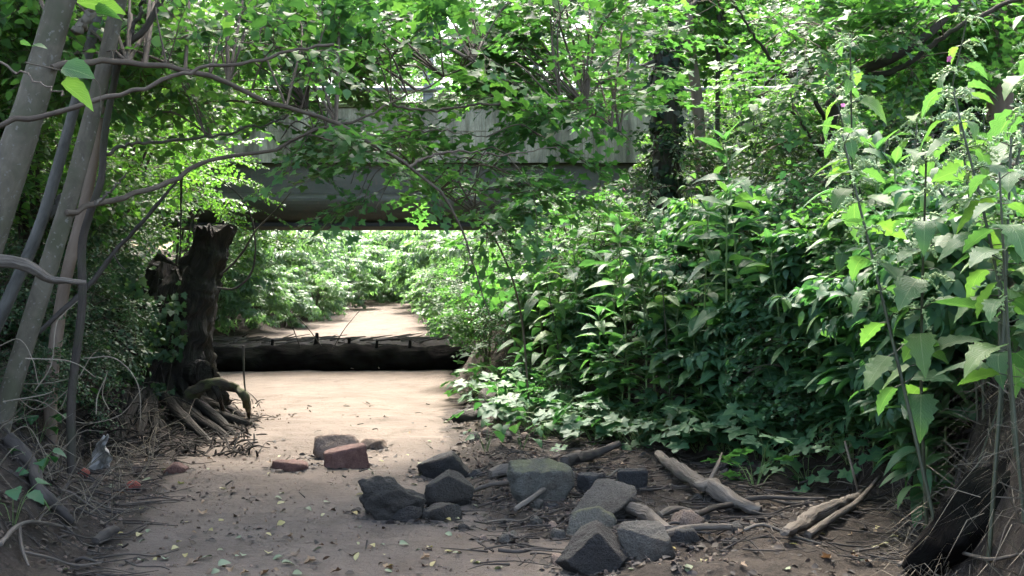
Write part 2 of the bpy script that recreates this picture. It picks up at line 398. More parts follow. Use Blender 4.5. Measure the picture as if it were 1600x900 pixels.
soilc = ramp(nt, n2.outputs[0], [(0.25, (0.010, 0.0075, 0.005)), (0.75, (0.031, 0.0235, 0.0165))]).outputs[0]
soilc = mixc(nt, ramp(nt, n4.outputs[0], [(0.42, (0, 0, 0)), (0.68, (1, 1, 1))]).outputs[0], soilc, (0.045, 0.0345, 0.025))
fac = mth(nt, 'ADD', at.outputs['Fac'], mth(nt, 'MULTIPLY', mth(nt, 'SUBTRACT', n4.outputs[0], 0.5), 0.9))
fac = ramp(nt, fac, [(0.38, (0, 0, 0)), (0.62, (1, 1, 1))]).outputs[0]
L.new(mixc(nt, fac, soilc, sandc), b.inputs['Base Color'])
b.inputs['Roughness'].default_value = 0.92; b.inputs['Specular IOR Level'].default_value = 0.2
hh = mth(nt, 'ADD', mth(nt, 'ADD', mth(nt, 'MULTIPLY', n2.outputs[0], 0.6), mth(nt, 'MULTIPLY', n3.outputs[0], 0.12)), mth(nt, 'MULTIPLY', n4.outputs[0], 1.2))
bump(nt, b, hh, 0.8, 0.04)
ground = g.build('ground', m); tag(ground, 'dry sandy creek bed between dark earth banks', None, None, 'structure')
xs = XX.ravel(); ys = YY.ravel()
msk = np.minimum(sst(np.interp(ys, _SY, _SX) + 0.10 * vnoise(np.stack([ys * 2.3, xs * 0, xs * 0], -1), 41) - xs, -0.22, 0.22),
                 sst(xs - np.interp(ys, _LY, _LX), -0.1, 0.35))
msk = np.where(ys > 12.3, np.minimum(sst(np.interp(ys, _RY, _RX) - xs, -0.2, 0.3), sst(xs - np.interp(ys, _LY, _LX), -0.1, 0.35)), msk)
a = ground.data.attributes.new('sand', 'FLOAT', 'POINT'); a.data.foreach_set('value', msk)

# ------------------------------------------------------------------ road bridge
def prism(g, prof, x0, x1, nseg=1, mat=0, smooth=False):
    """extrude a closed (y,z) profile along X"""
    prof = np.asarray(prof, float); k = len(prof); xs_ = np.linspace(x0, x1, nseg + 1); V = []
    for x in xs_: V.append(np.column_stack([np.full(k, x), prof]))
    V = np.vstack(V); f = []
    for s_ in range(nseg):
        for j in range(k):
            f.append([s_ * k + j, s_ * k + (j + 1) % k, (s_ + 1) * k + (j + 1) % k, (s_ + 1) * k + j])
    g.add(V, np.array(f), mat=mat, smooth=smooth)
    for e in (0, nseg):
        c = V[e * k:(e + 1) * k]; vv = np.vstack([c, c.mean(0)]); jj = np.arange(k)
        g.add(vv, np.stack([jj, (jj + 1) % k, np.full(k, k)], -1), mat=mat, smooth=False)
def box(g, lo, hi, mat=0):
    prism(g, [(lo[1], lo[2]), (hi[1], lo[2]), (hi[1], hi[2]), (lo[1], hi[2])], lo[0], hi[0], mat=mat)

m, nt, b = mat_new('stained_concrete'); L = nt.links
tc = N(nt, 'ShaderNodeTexCoord'); mp = N(nt, 'ShaderNodeMapping'); mp.inputs['Scale'].default_value = (1, 1, 0.22); L.new(tc.outputs['Object'], mp.inputs[0])
n1 = noise_n(nt, mp.outputs[0], 2.6, 9, 0.78, 0.5); n2 = noise_n(nt, tc.outputs['Object'], 2.0, 6, 0.7); n3 = noise_n(nt, tc.outputs['Object'], 40, 3)
c = ramp(nt, n1.outputs[0], [(0.36, (0.055, 0.052, 0.046)), (0.5, (0.25, 0.24, 0.215)), (0.66, (0.50, 0.49, 0.455))]).outputs[0]
c = mixc(nt, ramp(nt, n2.outputs[0], [(0.45, (0, 0, 0)), (0.7, (0.8, 0.8, 0.8))]).outputs[0], c, (0.12, 0.12, 0.10))
c = mixc(nt, mth(nt, 'MULTIPLY', n3.outputs[0], 0.35), c, (0.10, 0.10, 0.08))
mp2 = N(nt, 'ShaderNodeMapping'); mp2.inputs['Scale'].default_value = (1, 1, 0.05); L.new(tc.outputs['Object'], mp2.inputs[0])
n9 = noise_n(nt, mp2.outputs[0], 4.0, 8, 0.8)
c = mixc(nt, ramp(nt, n9.outputs[0], [(0.46, (0, 0, 0)), (0.6, (.8, .8, .8))]).outputs[0], c, (0.06, 0.057, 0.045))
c = mixc(nt, 1.0, c, (1.12, 1.04, 0.84), 'MULTIPLY')
L.new(c, b.inputs['Base Color']); b.inputs['Roughness'].default_value = 0.9; bump(nt, b, n3.outputs[0], 0.4, 0.01)
M_CONC = m
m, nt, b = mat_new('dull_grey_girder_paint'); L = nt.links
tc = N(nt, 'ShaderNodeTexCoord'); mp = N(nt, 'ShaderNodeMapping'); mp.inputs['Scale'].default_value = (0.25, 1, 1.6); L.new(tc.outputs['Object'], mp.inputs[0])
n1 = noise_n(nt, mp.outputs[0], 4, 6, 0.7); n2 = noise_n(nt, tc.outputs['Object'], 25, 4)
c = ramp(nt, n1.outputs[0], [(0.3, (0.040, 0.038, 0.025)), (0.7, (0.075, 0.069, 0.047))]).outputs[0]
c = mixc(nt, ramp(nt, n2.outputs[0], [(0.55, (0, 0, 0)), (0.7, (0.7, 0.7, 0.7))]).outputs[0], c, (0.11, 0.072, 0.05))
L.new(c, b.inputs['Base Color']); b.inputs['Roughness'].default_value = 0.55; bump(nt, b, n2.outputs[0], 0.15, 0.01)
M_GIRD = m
M_UNDERSHADE = plain_mat('shade_dark_concrete', (0.022, 0.021, 0.02), 0.95, (0.035, 0.033, 0.03), 6)  # concrete colour darkened to carry the shade beneath the bridge
M_GALV = plain_mat('galvanised_steel', (0.17, 0.175, 0.17), 0.6, (0.11, 0.115, 0.11), 30, 0.2)
M_POST = plain_mat('weathered_grey_post', (0.30, 0.30, 0.28), 0.85, (0.17, 0.17, 0.155), 12)
M_MOSS = plain_mat('moss', (0.07, 0.085, 0.02), 0.95, (0.04, 0.045, 0.018), 30)
M_ROADTOP = plain_mat('old_asphalt', (0.06, 0.06, 0.058), 0.9)

BX0, BX1 = -7.2, 4.2
bz = lambda py: CZ + (HY - py) / F * BR_Y0
bridge = empty('concrete_bridge', ((BX0 + BX1) / 2, BR_Y0 + 1, 0), 'grey concrete bridge with stained parapet spanning the dry creek', 'bridge')
zp0, zp1, zb = bz(254), bz(168), bz(346)
g = Geo(); prism(g, [(BR_Y0, zp0), (BR_Y0, zp1), (BR_Y0 + 0.28, zp1), (BR_Y0 + 0.28, zp0 + 0.02)], BX0, BX1, 24)
para = tag(g.build('parapet', M_CONC, bridge), 'rain-streaked concrete parapet face')
g = Geo()
box(g, (BX0, BR_Y0 - 0.012, bz(204) - 0.008), (BX1, BR_Y0 - 0.001, bz(204) + 0.008)); g.build('formwork_seam', M_CONC, para)
g = Geo(); xs_ = np.linspace(BX0, BX1, 150)
for k in range(149):
    hgt = 0.035 + 0.04 * abs(vnoise(np.array([k * 0.37, 0, 0]), 4))
    box(g, (xs_[k], BR_Y0 - 0.03 - 0.02 * abs(vnoise(np.array([k * .5, 2, 0]), 9)), zp1 + 0.002), (xs_[k + 1] - 0.004, BR_Y0 + 0.26, zp1 + hgt))
tag(g.build('moss_cap', M_MOSS, para), 'strip of moss and earth along the parapet top', None, None, 'stuff')
# girder: web set back under the parapet, with a rounded bulging lower edge
ybk = BR_Y0 + 0.16; prof = [(ybk, zp0 - 0.002), (ybk, zb + 0.42)]
for t in np.linspace(0, math.pi, 15):
    prof.append((ybk + 0.11 - 0.20 * math.sin(t) * 0.9 - 0.11 * math.cos(t), zb + 0.21 + 0.21 * math.cos(t)))
prof += [(ybk + 0.55, zb), (ybk + 0.55, zp0 - 0.002)]
xj = P(938, 300, ybk)[0]
for x0, x1 in ((BX0, xj - 0.006), (xj + 0.006, BX1)):
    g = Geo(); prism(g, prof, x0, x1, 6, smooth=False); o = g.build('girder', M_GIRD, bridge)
for k in range(1, 2):
    g = Geo(); yk = ybk + 0.1 + k * 0.95
    box(g, (BX0, yk, zb + 0.02), (BX1, yk + 0.45, zp0 - 0.12)); g.build('girder', M_UNDERSHADE, bridge)
g = Geo(); box(g, (BX0, ybk + 0.13, zb - 0.06), (BX1, BR_Y1 - 0.02, zb - 0.004)); g.build('soffit_shade_plate', M_UNDERSHADE, bridge)  # added dark plate, paints the black shade band under the girder
g = Geo(); box(g, (BX0, BR_Y0 + 0.281, zp0 - 0.118), (BX1, BR_Y1, zp0 + 0.12)); g.build('deck_slab', M_UNDERSHADE, bridge)
g = Geo(); box(g, (BX0, BR_Y0 + 0.282, zp0 + 0.124), (BX1, BR_Y1 - 0.29, zp0 + 0.17)); g.build('deck_surface', M_ROADTOP, bridge)
g = Geo(); box(g, (BX0, BR_Y1 - 0.28, zp0 + 0.124), (BX1, BR_Y1, zp1)); g.build('parapet', M_CONC, bridge)
for x0, x1 in ((BX0 - 0.3, -6.1), (3.3, BX1 + 0.3)):
    g = Geo(); box(g, (x0, BR_Y0 + 0.35, -0.3), (x1, BR_Y1 - 0.05, zb - 0.065)); g.build('abutment', M_CONC, bridge)
# railing on the parapet: posts, rails and thin wires
fence = empty('bridge_railing', ((BX0 + BX1) / 2, BR_Y0 + 0.14, zp1), 'grey wire mesh railing with square posts along the bridge parapet', 'railing')
ztop = bz(22)
for px in (318, 470, 668, 838, 990, 1150):
    x = P(px, 0, BR_Y0)[0]; wd = 0.075 if px in (318, 668) else 0.045
    g = Geo(); box(g, (x - wd, BR_Y0 + 0.10, zp1 - 0.15), (x + wd, BR_Y0 + 0.20, ztop + (0.18 if px == 318 else 0))); g.build('post', M_POST if wd > .06 else M_GALV, fence)
for z_, r_ in ((ztop, 0.016), (bz(138), 0.04), (bz(80), 0.012)):
    g = Geo(); tube(g, [(BX0, BR_Y0 + 0.08, z_), (BX1, BR_Y0 + 0.08, z_)], r_, 8, 2); g.build('rail', M_GALV, fence)
g = Geo()
for z_ in np.arange(bz(158), ztop, 0.11): tube(g, [(BX0, BR_Y0 + 0.085, z_), (BX1, BR_Y0 + 0.085, z_)], 0.004, 4, 2, cap=False)
for x in np.arange(BX0, BX1, 0.16): tube(g, [(x, BR_Y0 + 0.09, zp1), (x, BR_Y0 + 0.09, ztop)], 0.004, 4, 2, cap=False)
xc, zc = P(835, 76, BR_Y0)[[0, 2]]
for dx, dz in ((1.6, 0.55), (-1.5, -0.55), (1.6, -0.5), (-1.5, 0.62)):
    tube(g, [(xc, BR_Y0 + 0.075, zc), (xc + dx, BR_Y0 + 0.075, zc + dz)], 0.010, 4, 2, cap=False)
g.build('wire_mesh', M_GALV, fence)

# ------------------------------------------------------------------ leaf shapes (along +Y, face up +Z, length 1)
def lance(nseg=6, width=0.34, fold=0.25, droop=0.35, serr=0.0, peak=0.42, stalk=0.0, wave=0.0, seed=0):
    V = []; UV = []; rr = random.Random(seed)
    for i in range(nseg + 1):
        t = i / nseg
        w = width * 0.5 * (math.sin(math.pi * t ** (math.log(0.5) / math.log(peak))) ** 0.85 if 0 < t < 1 else 0.0)
        if serr and 0 < i < nseg: w *= 1 + (serr if i % 2 else -serr)
        z = -droop * t * t; y = (1 - 0.28 * droop * t) * t
        wz = wave * math.sin(t * 9 + seed) + rr.uniform(-.3, .3) * wave
        V += [(-w, y - (serr * .12 if i % 2 else 0), z + fold * w + wz), (0, y, z), (w, y - (serr * .12 if i % 2 else 0), z + fold * w - wz)]
        UV += [(-1, t), (0, t), (1, t)]
    Fc = []
    for i in range(nseg):
        a = i * 3; b_ = a + 3
        if i == 0: Fc += [(a + 1, b_ + 1, b_), (a + 1, b_ + 2, b_ + 1)]
        elif i == nseg - 1: Fc += [(a, a + 1, b_ + 1), (a + 1, a + 2, b_ + 1)]
        else: Fc += [(a, a + 1, b_ + 1), (a, b_ + 1, b_), (a + 1, a + 2, b_ + 2), (a + 1, b_ + 2, b_ + 1)]
    V = np.array(V); V[:, 1] += stalk
    return V, np.array(Fc), np.array(UV)

def maple_leaf(cup=0.12, lob=1.0, seed=0):
    rr = random.Random(seed)
    half = [(0.40, -0.07), (0.33, 0.17), (0.62 * lob, 0.44), (0.26, 0.50), (0.20, 0.74)]
    out = [(0, 0)] + half + [(0, 1)] + [(-x, y) for x, y in reversed(half)]
    out = [(x * rr.uniform(.9, 1.1), y + rr.uniform(-.04, .04)) for x, y in out]
    V = [(0, 0.32, 0)] + [(x, y, cup * (abs(x) * 0.9 - (y - 0.3) ** 2 * 1.1) + rr.uniform(-.03, .03)) for x, y in out]
    n = len(out); Fc = [(0, 1 + (i + 1) % n, 1 + i) for i in range(n)]
    # wind so that the face looks up
    V = np.array(V); Fc = np.array(Fc)
    nz = np.cross(V[Fc[0, 1]] - V[Fc[0, 0]], V[Fc[0, 2]] - V[Fc[0, 0]])[2]
    if nz < 0: Fc = Fc[:, ::-1]
    return V, Fc, np.column_stack([V[:, 0] / .6, V[:, 1]])

def compound_leaf(seed=0):
    """three-part lobed leaf of low herbs"""
    parts = [maple_leaf(0.15, 1.0, seed + k) for k in range(3)]; Vs = []; Fs = []; Us = []; n = 0
    for (V, Fc, U), (a, s, o) in zip(parts, ((0, .62, (0, .38, 0)), (1.15, .52, (.06, .3, 0)), (-1.15, .52, (-.06, .3, 0)))):
        c, s_ = math.cos(-a), math.sin(-a); R = np.array([[c, -s_, 0], [s_, c, 0], [0, 0, 1]])
        Vs.append(V * s @ R.T + o); Fs.append(Fc + n); Us.append(U); n += len(V)
    return np.vstack(Vs), np.vstack(Fs), np.vstack(Us)

def frames(d, up, roll=None):
    d = nrm(d); s = nrm(np.cross(d, up)); n = np.cross(s, d)
    if roll is not None:
        c = np.cos(roll)[:, None]; k = np.sin(roll)[:, None]; s, n = s * c + n * k, n * c - s * k
    return np.stack([s, d, n], -1)          # columns: side, along, normal

def put_leaves(g, tpl, pos, R, sc, mat=0):
    V, Fc, U = tpl; n = len(pos)
    if n == 0: return
    W = np.einsum('nij,vj->nvi', R, V) * np.asarray(sc)[:, None, None] + pos[:, None, :]
    FF = Fc[None] + (np.arange(n) * len(V))[:, None, None]
    g.add(W.reshape(-1, 3), FF.reshape(-1, 3), uv=np.tile(U, (n, 1)), mat=mat, smooth=True)

MAPLES = [maple_leaf(0.14, 1.0, k) for k in range(3)]
OVATE = [lance(4, 0.72, 0.2, 0.25, 0, 0.40, seed=k) for k in range(2)]
SMALL = [lance(3, 0.62, 0.25, 0.2, 0, 0.45)]
TINY = [lance(2, 0.62, 0.3, 0.2, 0, 0.45)]

def make_spray(seed, tpls, size, length, nodes, side, opposite=True, tilt=0.35, sag=0.12, petiole=0.35, twr=0.004):
    """a leafy twig along +Y: returns leaf and twig arrays"""
    r = np.random.default_rng(seed); gl = Geo(); gt = Geo(); pos = []; dr = []; sc = []
    def run(p0, ang, ln, nn, rad):
        c, s = math.cos(ang), math.sin(ang); t = np.linspace(0, 1, 5); pts = np.zeros((5, 3))
        wob = r.normal(0, 0.03, (5, 2)) * ln
        pts[:, 0] = p0[0] + (s * t) * ln + wob[:, 0]; pts[:, 1] = p0[1] + (c * t) * ln + wob[:, 1] * .4
        pts[:, 2] = p0[2] - sag * ln * t * t + r.normal(0, 0.02, 5) * ln; pts[0] = p0
        if twr: tube(gt, pts, [rad, rad * 0.4], 3, None, cap=False)
        for k in range(nn):
            u = (k + 0.8) / nn; q = np.array([np.interp(u, t, pts[:, i]) for i in range(3)])
            for sg in ((-1, 1) if opposite else ((-1) ** k,)):
                a = ang + sg * (r.uniform(0.7, 1.35) if u < .95 else r.uniform(.1, .5))
                z = r.normal(0.0, 0.22) - 0.18
                d = np.array([math.sin(a), math.cos(a), z]); d /= np.linalg.norm(d)
                s_ = size * r.uniform(0.6, 1.15)
                pos.append(q + d * s_ * petiole); dr.append(d); sc.append(s_)
        return pts
    p = run((0, 0, 0), 0.0, length, nodes, twr)
    for k in range(side):
        u = r.uniform(0.15, 0.8); q = np.array([np.interp(u, np.linspace(0, 1, 5), p[:, i]) for i in range(3)])
        run(q, (-1) ** k * r.uniform(0.5, 1.0), length * r.uniform(.35, .6), max(2, int(nodes * .55)), twr * .6)
    pos = np.array(pos); dr = np.array(dr); sc = np.array(sc); n = len(pos)
    R = frames(dr, np.tile([0, 0, 1.0], (n, 1)), r.normal(0, tilt, n)); pick = r.integers(0, len(tpls), n)
    for k, tp in enumerate(tpls):
        mk = pick == k; put_leaves(gl, tp, pos[mk], R[mk], sc[mk])
    pack = lambda g_: (np.vstack(g_.V), [f for f in g_.F], np.vstack(g_.UV)) if g_.n else None
    L_ = pack(gl); T_ = pack(gt)
    return (L_[0], np.vstack(L_[1]), L_[2]), ((T_[0], np.vstack(T_[1]), T_[2]) if T_ else None)

SP_MAPLE = [make_spray(100 + k, MAPLES, 0.085, 0.55, 6, 3, True, 0.3, 0.18, 0.45) for k in range(6)]
SP_HAZEL = [make_spray(200 + k, OVATE, 0.075, 0.50, 7, 3, False, 0.4, 0.2, 0.15, 0.003) for k in range(6)]
SP_FINE = [make_spray(300 + k, SMALL, 0.05, 0.45, 9, 4, True, 0.5, 0.15, 0.15, 0.0025) for k in range(5)]
SP_BG = [make_spray(400 + k, TINY, 0.15, 0.9, 7, 4, True, 0.5, 0.25, 0.2, 0.0) for k in range(5)]
SP_BGM = [make_spray(450 + k, TINY, 0.10, 0.7, 8, 4, True, 0.5, 0.2, 0.2, 0.0) for k in range(5)]
SP_BRAM = [make_spray(500 + k, SMALL, 0.06, 0.5, 8, 2, True, 0.5, 0.3, 0.3, 0.003) for k in range(5)]
SP_HERB = [make_spray(650 + k, [lance(4, 0.36, 0.25, 0.5), lance(4, .5, .2, .4)], 0.19, 0.5, 6, 3, True, 0.35, 0.1, 0.08, 0.003) for k in range(5)]
SP_FAR = [make_spray(600 + k, [lance(3, 0.3, 0.2, 0.5)], 0.20, 0.5, 7, 3, True, 0.4, 0.2, 0.05, 0.0) for k in range(4)]

def put_sprays(gl, gt, sprays, pos, head, sc, rng, tilt=0.25, matl=0):
    pos = np.asarray(pos, float); head = np.asarray(head, float); n = len(pos)
    if n == 0: return
    R = frames(head, np.tile([0, 0, 1.0], (n, 1)), rng.normal(0, tilt, n)); pick = rng.integers(0, len(sprays), n)
    sc = np.broadcast_to(np.asarray(sc, float), (n,)) * rng.uniform(0.75, 1.2, n)
    for k, (lf, tw) in enumerate(sprays):
        mk = pick == k
        if not mk.any(): continue
        for gg, part in ((gl, lf), (gt, tw)):
            if gg is None or part is None: continue
            V, Fc, U = part
            W = np.einsum('nij,vj->nvi', R[mk], V) * sc[mk][:, None, None] + pos[mk][:, None, :]
            FF = Fc[None] + (np.arange(mk.sum()) * len(V))[:, None, None]
            gg.add(W.reshape(-1, 3), FF.reshape(-1, Fc.shape[1]), uv=np.tile(U, (mk.sum(), 1)))

def grow(gl, gt, limbs, targets, sprays, rng, per=10, sc=1.0, r0=0.015, lift=0.15, spread=0.35, start=0.3, sides=4):
    """a side branch from the nearest limb to every target, leafy twigs along it"""
    limbs = np.asarray(limbs, float); pos = []; head = []
    for t in np.asarray(targets, float):
        d = np.linalg.norm(limbs - t, axis=1) + 0.8 * np.clip(limbs[:, 2] - t[2], 0, None)
        q = limbs[np.argmin(d)]; ln = np.linalg.norm(t - q) + 1e-3
        mid = (q + t) / 2 + np.array([0, 0, lift * ln]) + rng.normal(0, 0.06, 3) * ln
        pts = smooth_path([q, mid, t], 9)
        if gt is not None: tube(gt, pts, [r0 * min(1.6, 0.4 + ln * .4), 0.003], sides, None, cap=False)
        T = nrm(np.gradient(pts, axis=0)); k = max(2, int(per * min(1.5, 0.45 + ln * 0.45)))
        u = rng.uniform(start, 1.0, k) ** 0.8 * 8; i = np.minimum(u.astype(int), 7); f = (u - i)[:, None]
        pp = pts[i] * (1 - f) + pts[i + 1] * f; tt = T[i]
        ang = rng.choice([-1, 1], k) * rng.uniform(0.2, 1.3, k)
        hd = np.stack([tt[:, 0] * np.cos(ang) - tt[:, 1] * np.sin(ang), tt[:, 0] * np.sin(ang) + tt[:, 1] * np.cos(ang), tt[:, 2] * .5 + rng.normal(0, spread, k)], -1)
        pos.append(pp); head.append(hd)
    if pos: put_sprays(gl, gt, sprays, np.vstack(pos), np.vstack(head), sc, rng)

# ------------------------------------------------------------------ woodland trees behind the bridge and overhead
def wood_tree_meshes(seed, H, R, cz0, ntar, per, sprays, sc, leafm, barkm, r0):
    rng = np.random.default_rng(seed); gl, gt, gk = Geo(), Geo(), Geo()
    lean = rng.normal(0, 0.04, 2) * H
    tr = smooth_path([(0, 0, -0.3), (lean[0] * .3, lean[1] * .3, H * .35), (lean[0] * .7, lean[1] * .7, H * .7), (lean[0], lean[1], H * .95)], 16)
    tube(gk, tr, [r0 * 1.4, r0, r0 * .6, 0.03], 10, None, 0.12, seed, 4)
    limbs = [tr[6:]]
    for k in range(9):
        a = k * 2.4 + rng.uniform(0, 1); z = cz0 + (H * .85 - cz0) * (k + .3) / 9; i = np.argmin(abs(tr[:, 2] - z))
        e = tr[i] + np.array([math.cos(a), math.sin(a), 0.35]) * R * rng.uniform(.5, .8) * (1 - .4 * k / 9)
        pt = smooth_path([tr[i], (tr[i] + e) / 2 + [0, 0, .2], e], 8); tube(gk, pt, [r0 * .45, .015], 6, None, cap=False); limbs.append(pt)
    u = rng.normal(0, 1, (ntar, 3)); u = nrm(u) * rng.uniform(.45, 1, (ntar, 1)) ** .6
    # uneven outline
    u *= (1 + 0.35 * fbm(u * 2.2 + seed, 2, seed))[:, None]
    T = u * np.array([R, R, (H - cz0) / 2]) + np.array([lean[0] * .6, lean[1] * .6, (H + cz0) / 2])
    grow(gl, gt, np.vstack(limbs), T, sprays, rng, per, sc, 0.03)
    return gk.mesh('trunk', barkm), gt.mesh('limbs', barkm), gl.mesh('crown', leafm)
WOOD = [wood_tree_meshes(51, 15, 4.2, 3.0, 120, 9, SP_BG, 1.0, M_BG, M_DARKBARK, 0.20),
        wood_tree_meshes(52, 13, 3.6, 1.5, 110, 9, SP_BG, 1.0, M_BG, M_BROWNBARK, 0.16),
        wood_tree_meshes(53, 9, 3.0, 0.6, 90, 9, SP_BGM, 1.2, M_FINE, M_DARKBARK, 0.11),
        wood_tree_meshes(54, 17, 4.6, 5.0, 130, 9, SP_BG, 1.05, M_BG, M_DARKBARK, 0.24)]
def wood_tree(v, x, y, rz, s, label, group, name='woodland_tree'):
    o = empty(name, (x, y, gh(x, y) - 0.05), label, 'tree', group); o.rotation_euler = (0, 0, rz); o.scale = (s, s, s)
    for nm, me in zip(('trunk', 'limbs', 'crown'), WOOD[v]):
        c = bpy.data.objects.new(nm, me); COL.objects.link(c); c.parent = o
        if nm == 'limbs': c['kind'] = 'stuff'
    return o
far_list = [(0, -15, 34), (2, -10.5, 30), (2, -9.5, 38), (2, 6.5, 30), (1, 9.5, 31), (0, 13, 35), (2, 15, 29), (1, -11, 45), (2, 4.6, 38), (0, 1.5, 47), (1, -5, 49),
            (3, 7, 46), (0, -17, 44), (3, 14, 44), (1, 21, 40), (0, -24, 40), (3, -8, 58), (0, 2, 60), (3, 12, 58), (0, 22, 55), (3, -17, 58), (3, -28, 58), (1, 30, 52),
            (1, -20, 27), (2, 10, 25.5), (0, 18, 26), (3, -34, 44), (3, 36, 62), (0, -3, 74), (3, 8, 76), (0, 20, 76), (3, -20, 76)]
for k, (v, x, y) in enumerate(far_list):
    near = y < 36
    wood_tree(v, x, y, k * 1.7, random.uniform(.85, 1.15),
              'leafy woodland tree standing beyond the bridge' if near else 'tall woodland tree in the far wood behind the bridge',
              'trees beyond the bridge' if near else 'trees of the far wood')
# trees of the near wood: their crowns close over the creek and keep the foreground in shade
over_list = [(3, -5.8, 8.2, 1.65), (3, 9.4, 9.0, 1.2)]
for k, (v, x, y, w_) in enumerate(over_list):
    o = wood_tree(v, x, y, 2 + k * 1.3, 1.35, ['tall tree on the left bank off the frame edge, crown closing over the creek', 'tall tree on the right bank off the frame edge, crown closing over the creek', 'near tall tree off the left edge with crown overhead', 'near tall tree off the right edge with crown overhead'][k], 'bank trees arching overhead')
    o.scale = (w_, w_, 1.3)

# ------------------------------------------------------------------ near trees
class Tree:
    """a tree whose trunk, branches, twigs and crown are parts"""
    def __init__(s, name, base, label, bark, leafm, sprays, seed, group=None):
        s.o = empty(name, base, label, 'tree', group); s.bark = bark; s.leafm = leafm; s.sp = sprays
        s.rng = np.random.default_rng(seed); s.seed = seed; s.gl, s.gt = Geo(), Geo(); s.limbs = []
    def trunk(s, pts, rad, sides=14, n=40, rough=0.05, name='trunk', bark=None, nscale=6):
        g = Geo(); p = tube(g, pts, rad, sides, n, rough, s.seed, nscale); g.build(name, bark or s.bark, s.o); s.limbs.append(p); return p
    def branch(s, pts, rad, bark=None, n=36, knots=0.10):
        pts = smooth_path(pts, n); pts[1:-1] += s.rng.normal(0, 0.006, (n - 2, 3))
        g = Geo(); p = tube(g, pts, rad, 7, None, knots, s.seed + len(s.limbs), 14); g.build('branch', bark or s.bark, s.o); s.limbs.append(p); return p
    def leaves(s, targets, per=9, sc=1.0, r0=0.009, **kw):
        grow(s.gl, s.gt, np.vstack(s.limbs), targets, s.sp, s.rng, per, sc, r0, **kw)
    def along(s, path, n, sc=1.0, t0=0.2, t1=1.0):
        u = s.rng.uniform(t0, t1, n) * (len(path) - 1); i = np.minimum(u.astype(int), len(path) - 2); f = (u - i)[:, None]
        p = path[i] * (1 - f) + path[i + 1] * f; t = nrm(np.gradient(path, axis=0))[i]
        a = s.rng.choice([-1, 1], n) * s.rng.uniform(.3, 1.4, n)
        h = np.stack([t[:, 0] * np.cos(a) - t[:, 1] * np.sin(a), t[:, 0] * np.sin(a) + t[:, 1] * np.cos(a), s.rng.normal(-.1, .3, n)], -1)
        put_sprays(s.gl, s.gt, s.sp, p, h, sc, s.rng)
    def done(s):
        if s.gt.n: s.gt.build('twigs', M_TWIG, s.o)['kind'] = 'stuff'
        if s.gl.n: s.gl.build('crown', s.leafm, s.o)
        return s.o
def region(rng, n, x0, x1, y0, y1, Y0, Y1):
    px = rng.uniform(x0, x1, n); py = rng.uniform(y0, y1, n); Y = rng.uniform(Y0, Y1, n)
    return np.stack([(px - 800) / F * Y, Y, CZ + (HY - py) / F * Y], -1)
def stem_px(pts, Y):
    Ys = np.broadcast_to(Y, (len(pts),)); return [P(x, y, yy) for (x, y), yy in zip(pts, Ys)]
R_ = np.random.default_rng(5)

# the thick leaning grey stem at the left edge, with the long arching bough
p = stem_px([(-95, 640), (-50, 470), (2, 305), (56, 140), (112, -60)], 5.5)
t1 = Tree('alder_tree', p[0] - [0, 0, .3], 'thickest pale grey stem leaning out of the left edge', M_ALDER, M_HAZEL, SP_HAZEL, 61, 'leaning stems on the left bank')
t1.trunk([p[0] - [0.1, 0, .5]] + p, [0.10, 0.096, 0.088, 0.076, 0.064])
A = t1.branch(stem_px([(82, 106), (130, 98), (200, 98), (310, 112), (420, 160), (510, 186), (600, 236), (680, 292), (722, 360), (745, 430), (768, 500)], np.linspace(5.45, 6.6, 11)), [.017, .015, .013, .010, .006, .003], M_TWIG)
E = t1.branch(stem_px([(640, 262), (672, 244), (720, 236), (790, 241), (870, 230)], np.linspace(6.1, 6.5, 5)), [.009, .006, .003], M_TWIG)
t1.branch(stem_px([(118, 50), (140, 22), (160, -20)], 5.5), [.025, .02], M_ALDER)
t1.leaves(region(t1.rng, 26, 170, 560, -30, 130, 5.6, 8), 5, 1.0)
t1.leaves(region(t1.rng, 14, -20, 260, -30, 170, 6.4, 8.5), 8, 1.0)
t1.done()
tB = Tree('alder_tree', P(-190, 640, 5.0) - [0, 0, .3], 'alder off the left edge whose long bare bough reaches across the leaning stems', M_TWIG, M_HAZEL, SP_HAZEL, 62, 'leaning stems on the left bank')
tB.trunk(stem_px([(-190, 700), (-150, 400), (-110, 200), (-60, -60)], 5.0), [.06, .05, .035])
B = tB.branch(stem_px([(-122, 235), (-30, 203), (60, 183), (170, 153), (250, 128), (310, 108), (400, 96), (460, 78), (522, 69)], np.linspace(5.0, 5.6, 9)), [.015, .0125, .0105, .0085, .007], M_TWIG)
tB.along(B, 5, .9, .75, 1.0)
tB.branch(stem_px([(-120, 40), (-20, 88), (60, 128), (100, 148)], np.linspace(4.9, 4.4, 4)), [.006, .003], M_TWIG)
tB.leaves(region(tB.rng, 8, -60, 120, -30, 120, 6.2, 8), 7, 1.0)
tB.done()
p = stem_px([(5, 650), (38, 540), (72, 430), (112, 300), (150, 155), (200, -60)], 5.8)
t2 = Tree('alder_tree', p[0] - [0, 0, .3], 'slim olive grey stem leaning right, second from the left edge', M_ALDER, M_MAPLE, SP_MAPLE, 63, 'leaning stems on the left bank')
t2.trunk([p[0] - [.1, 0, .4]] + p, [.056, .052, .047, .043, .037])
Cb = t2.branch(stem_px([(104, 332), (150, 320), (210, 304), (270, 281), (330, 251), (420, 236), (490, 205), (560, 188), (612, 160), (662, 140), (740, 96)], np.linspace(5.75, 7.2, 11)), [.016, .015, .0125, .009, .006, .004], M_TWIG)
t2.branch(stem_px([(150, 320), (168, 302), (200, 270)], 5.8), [.009, .003], M_DRIFT)
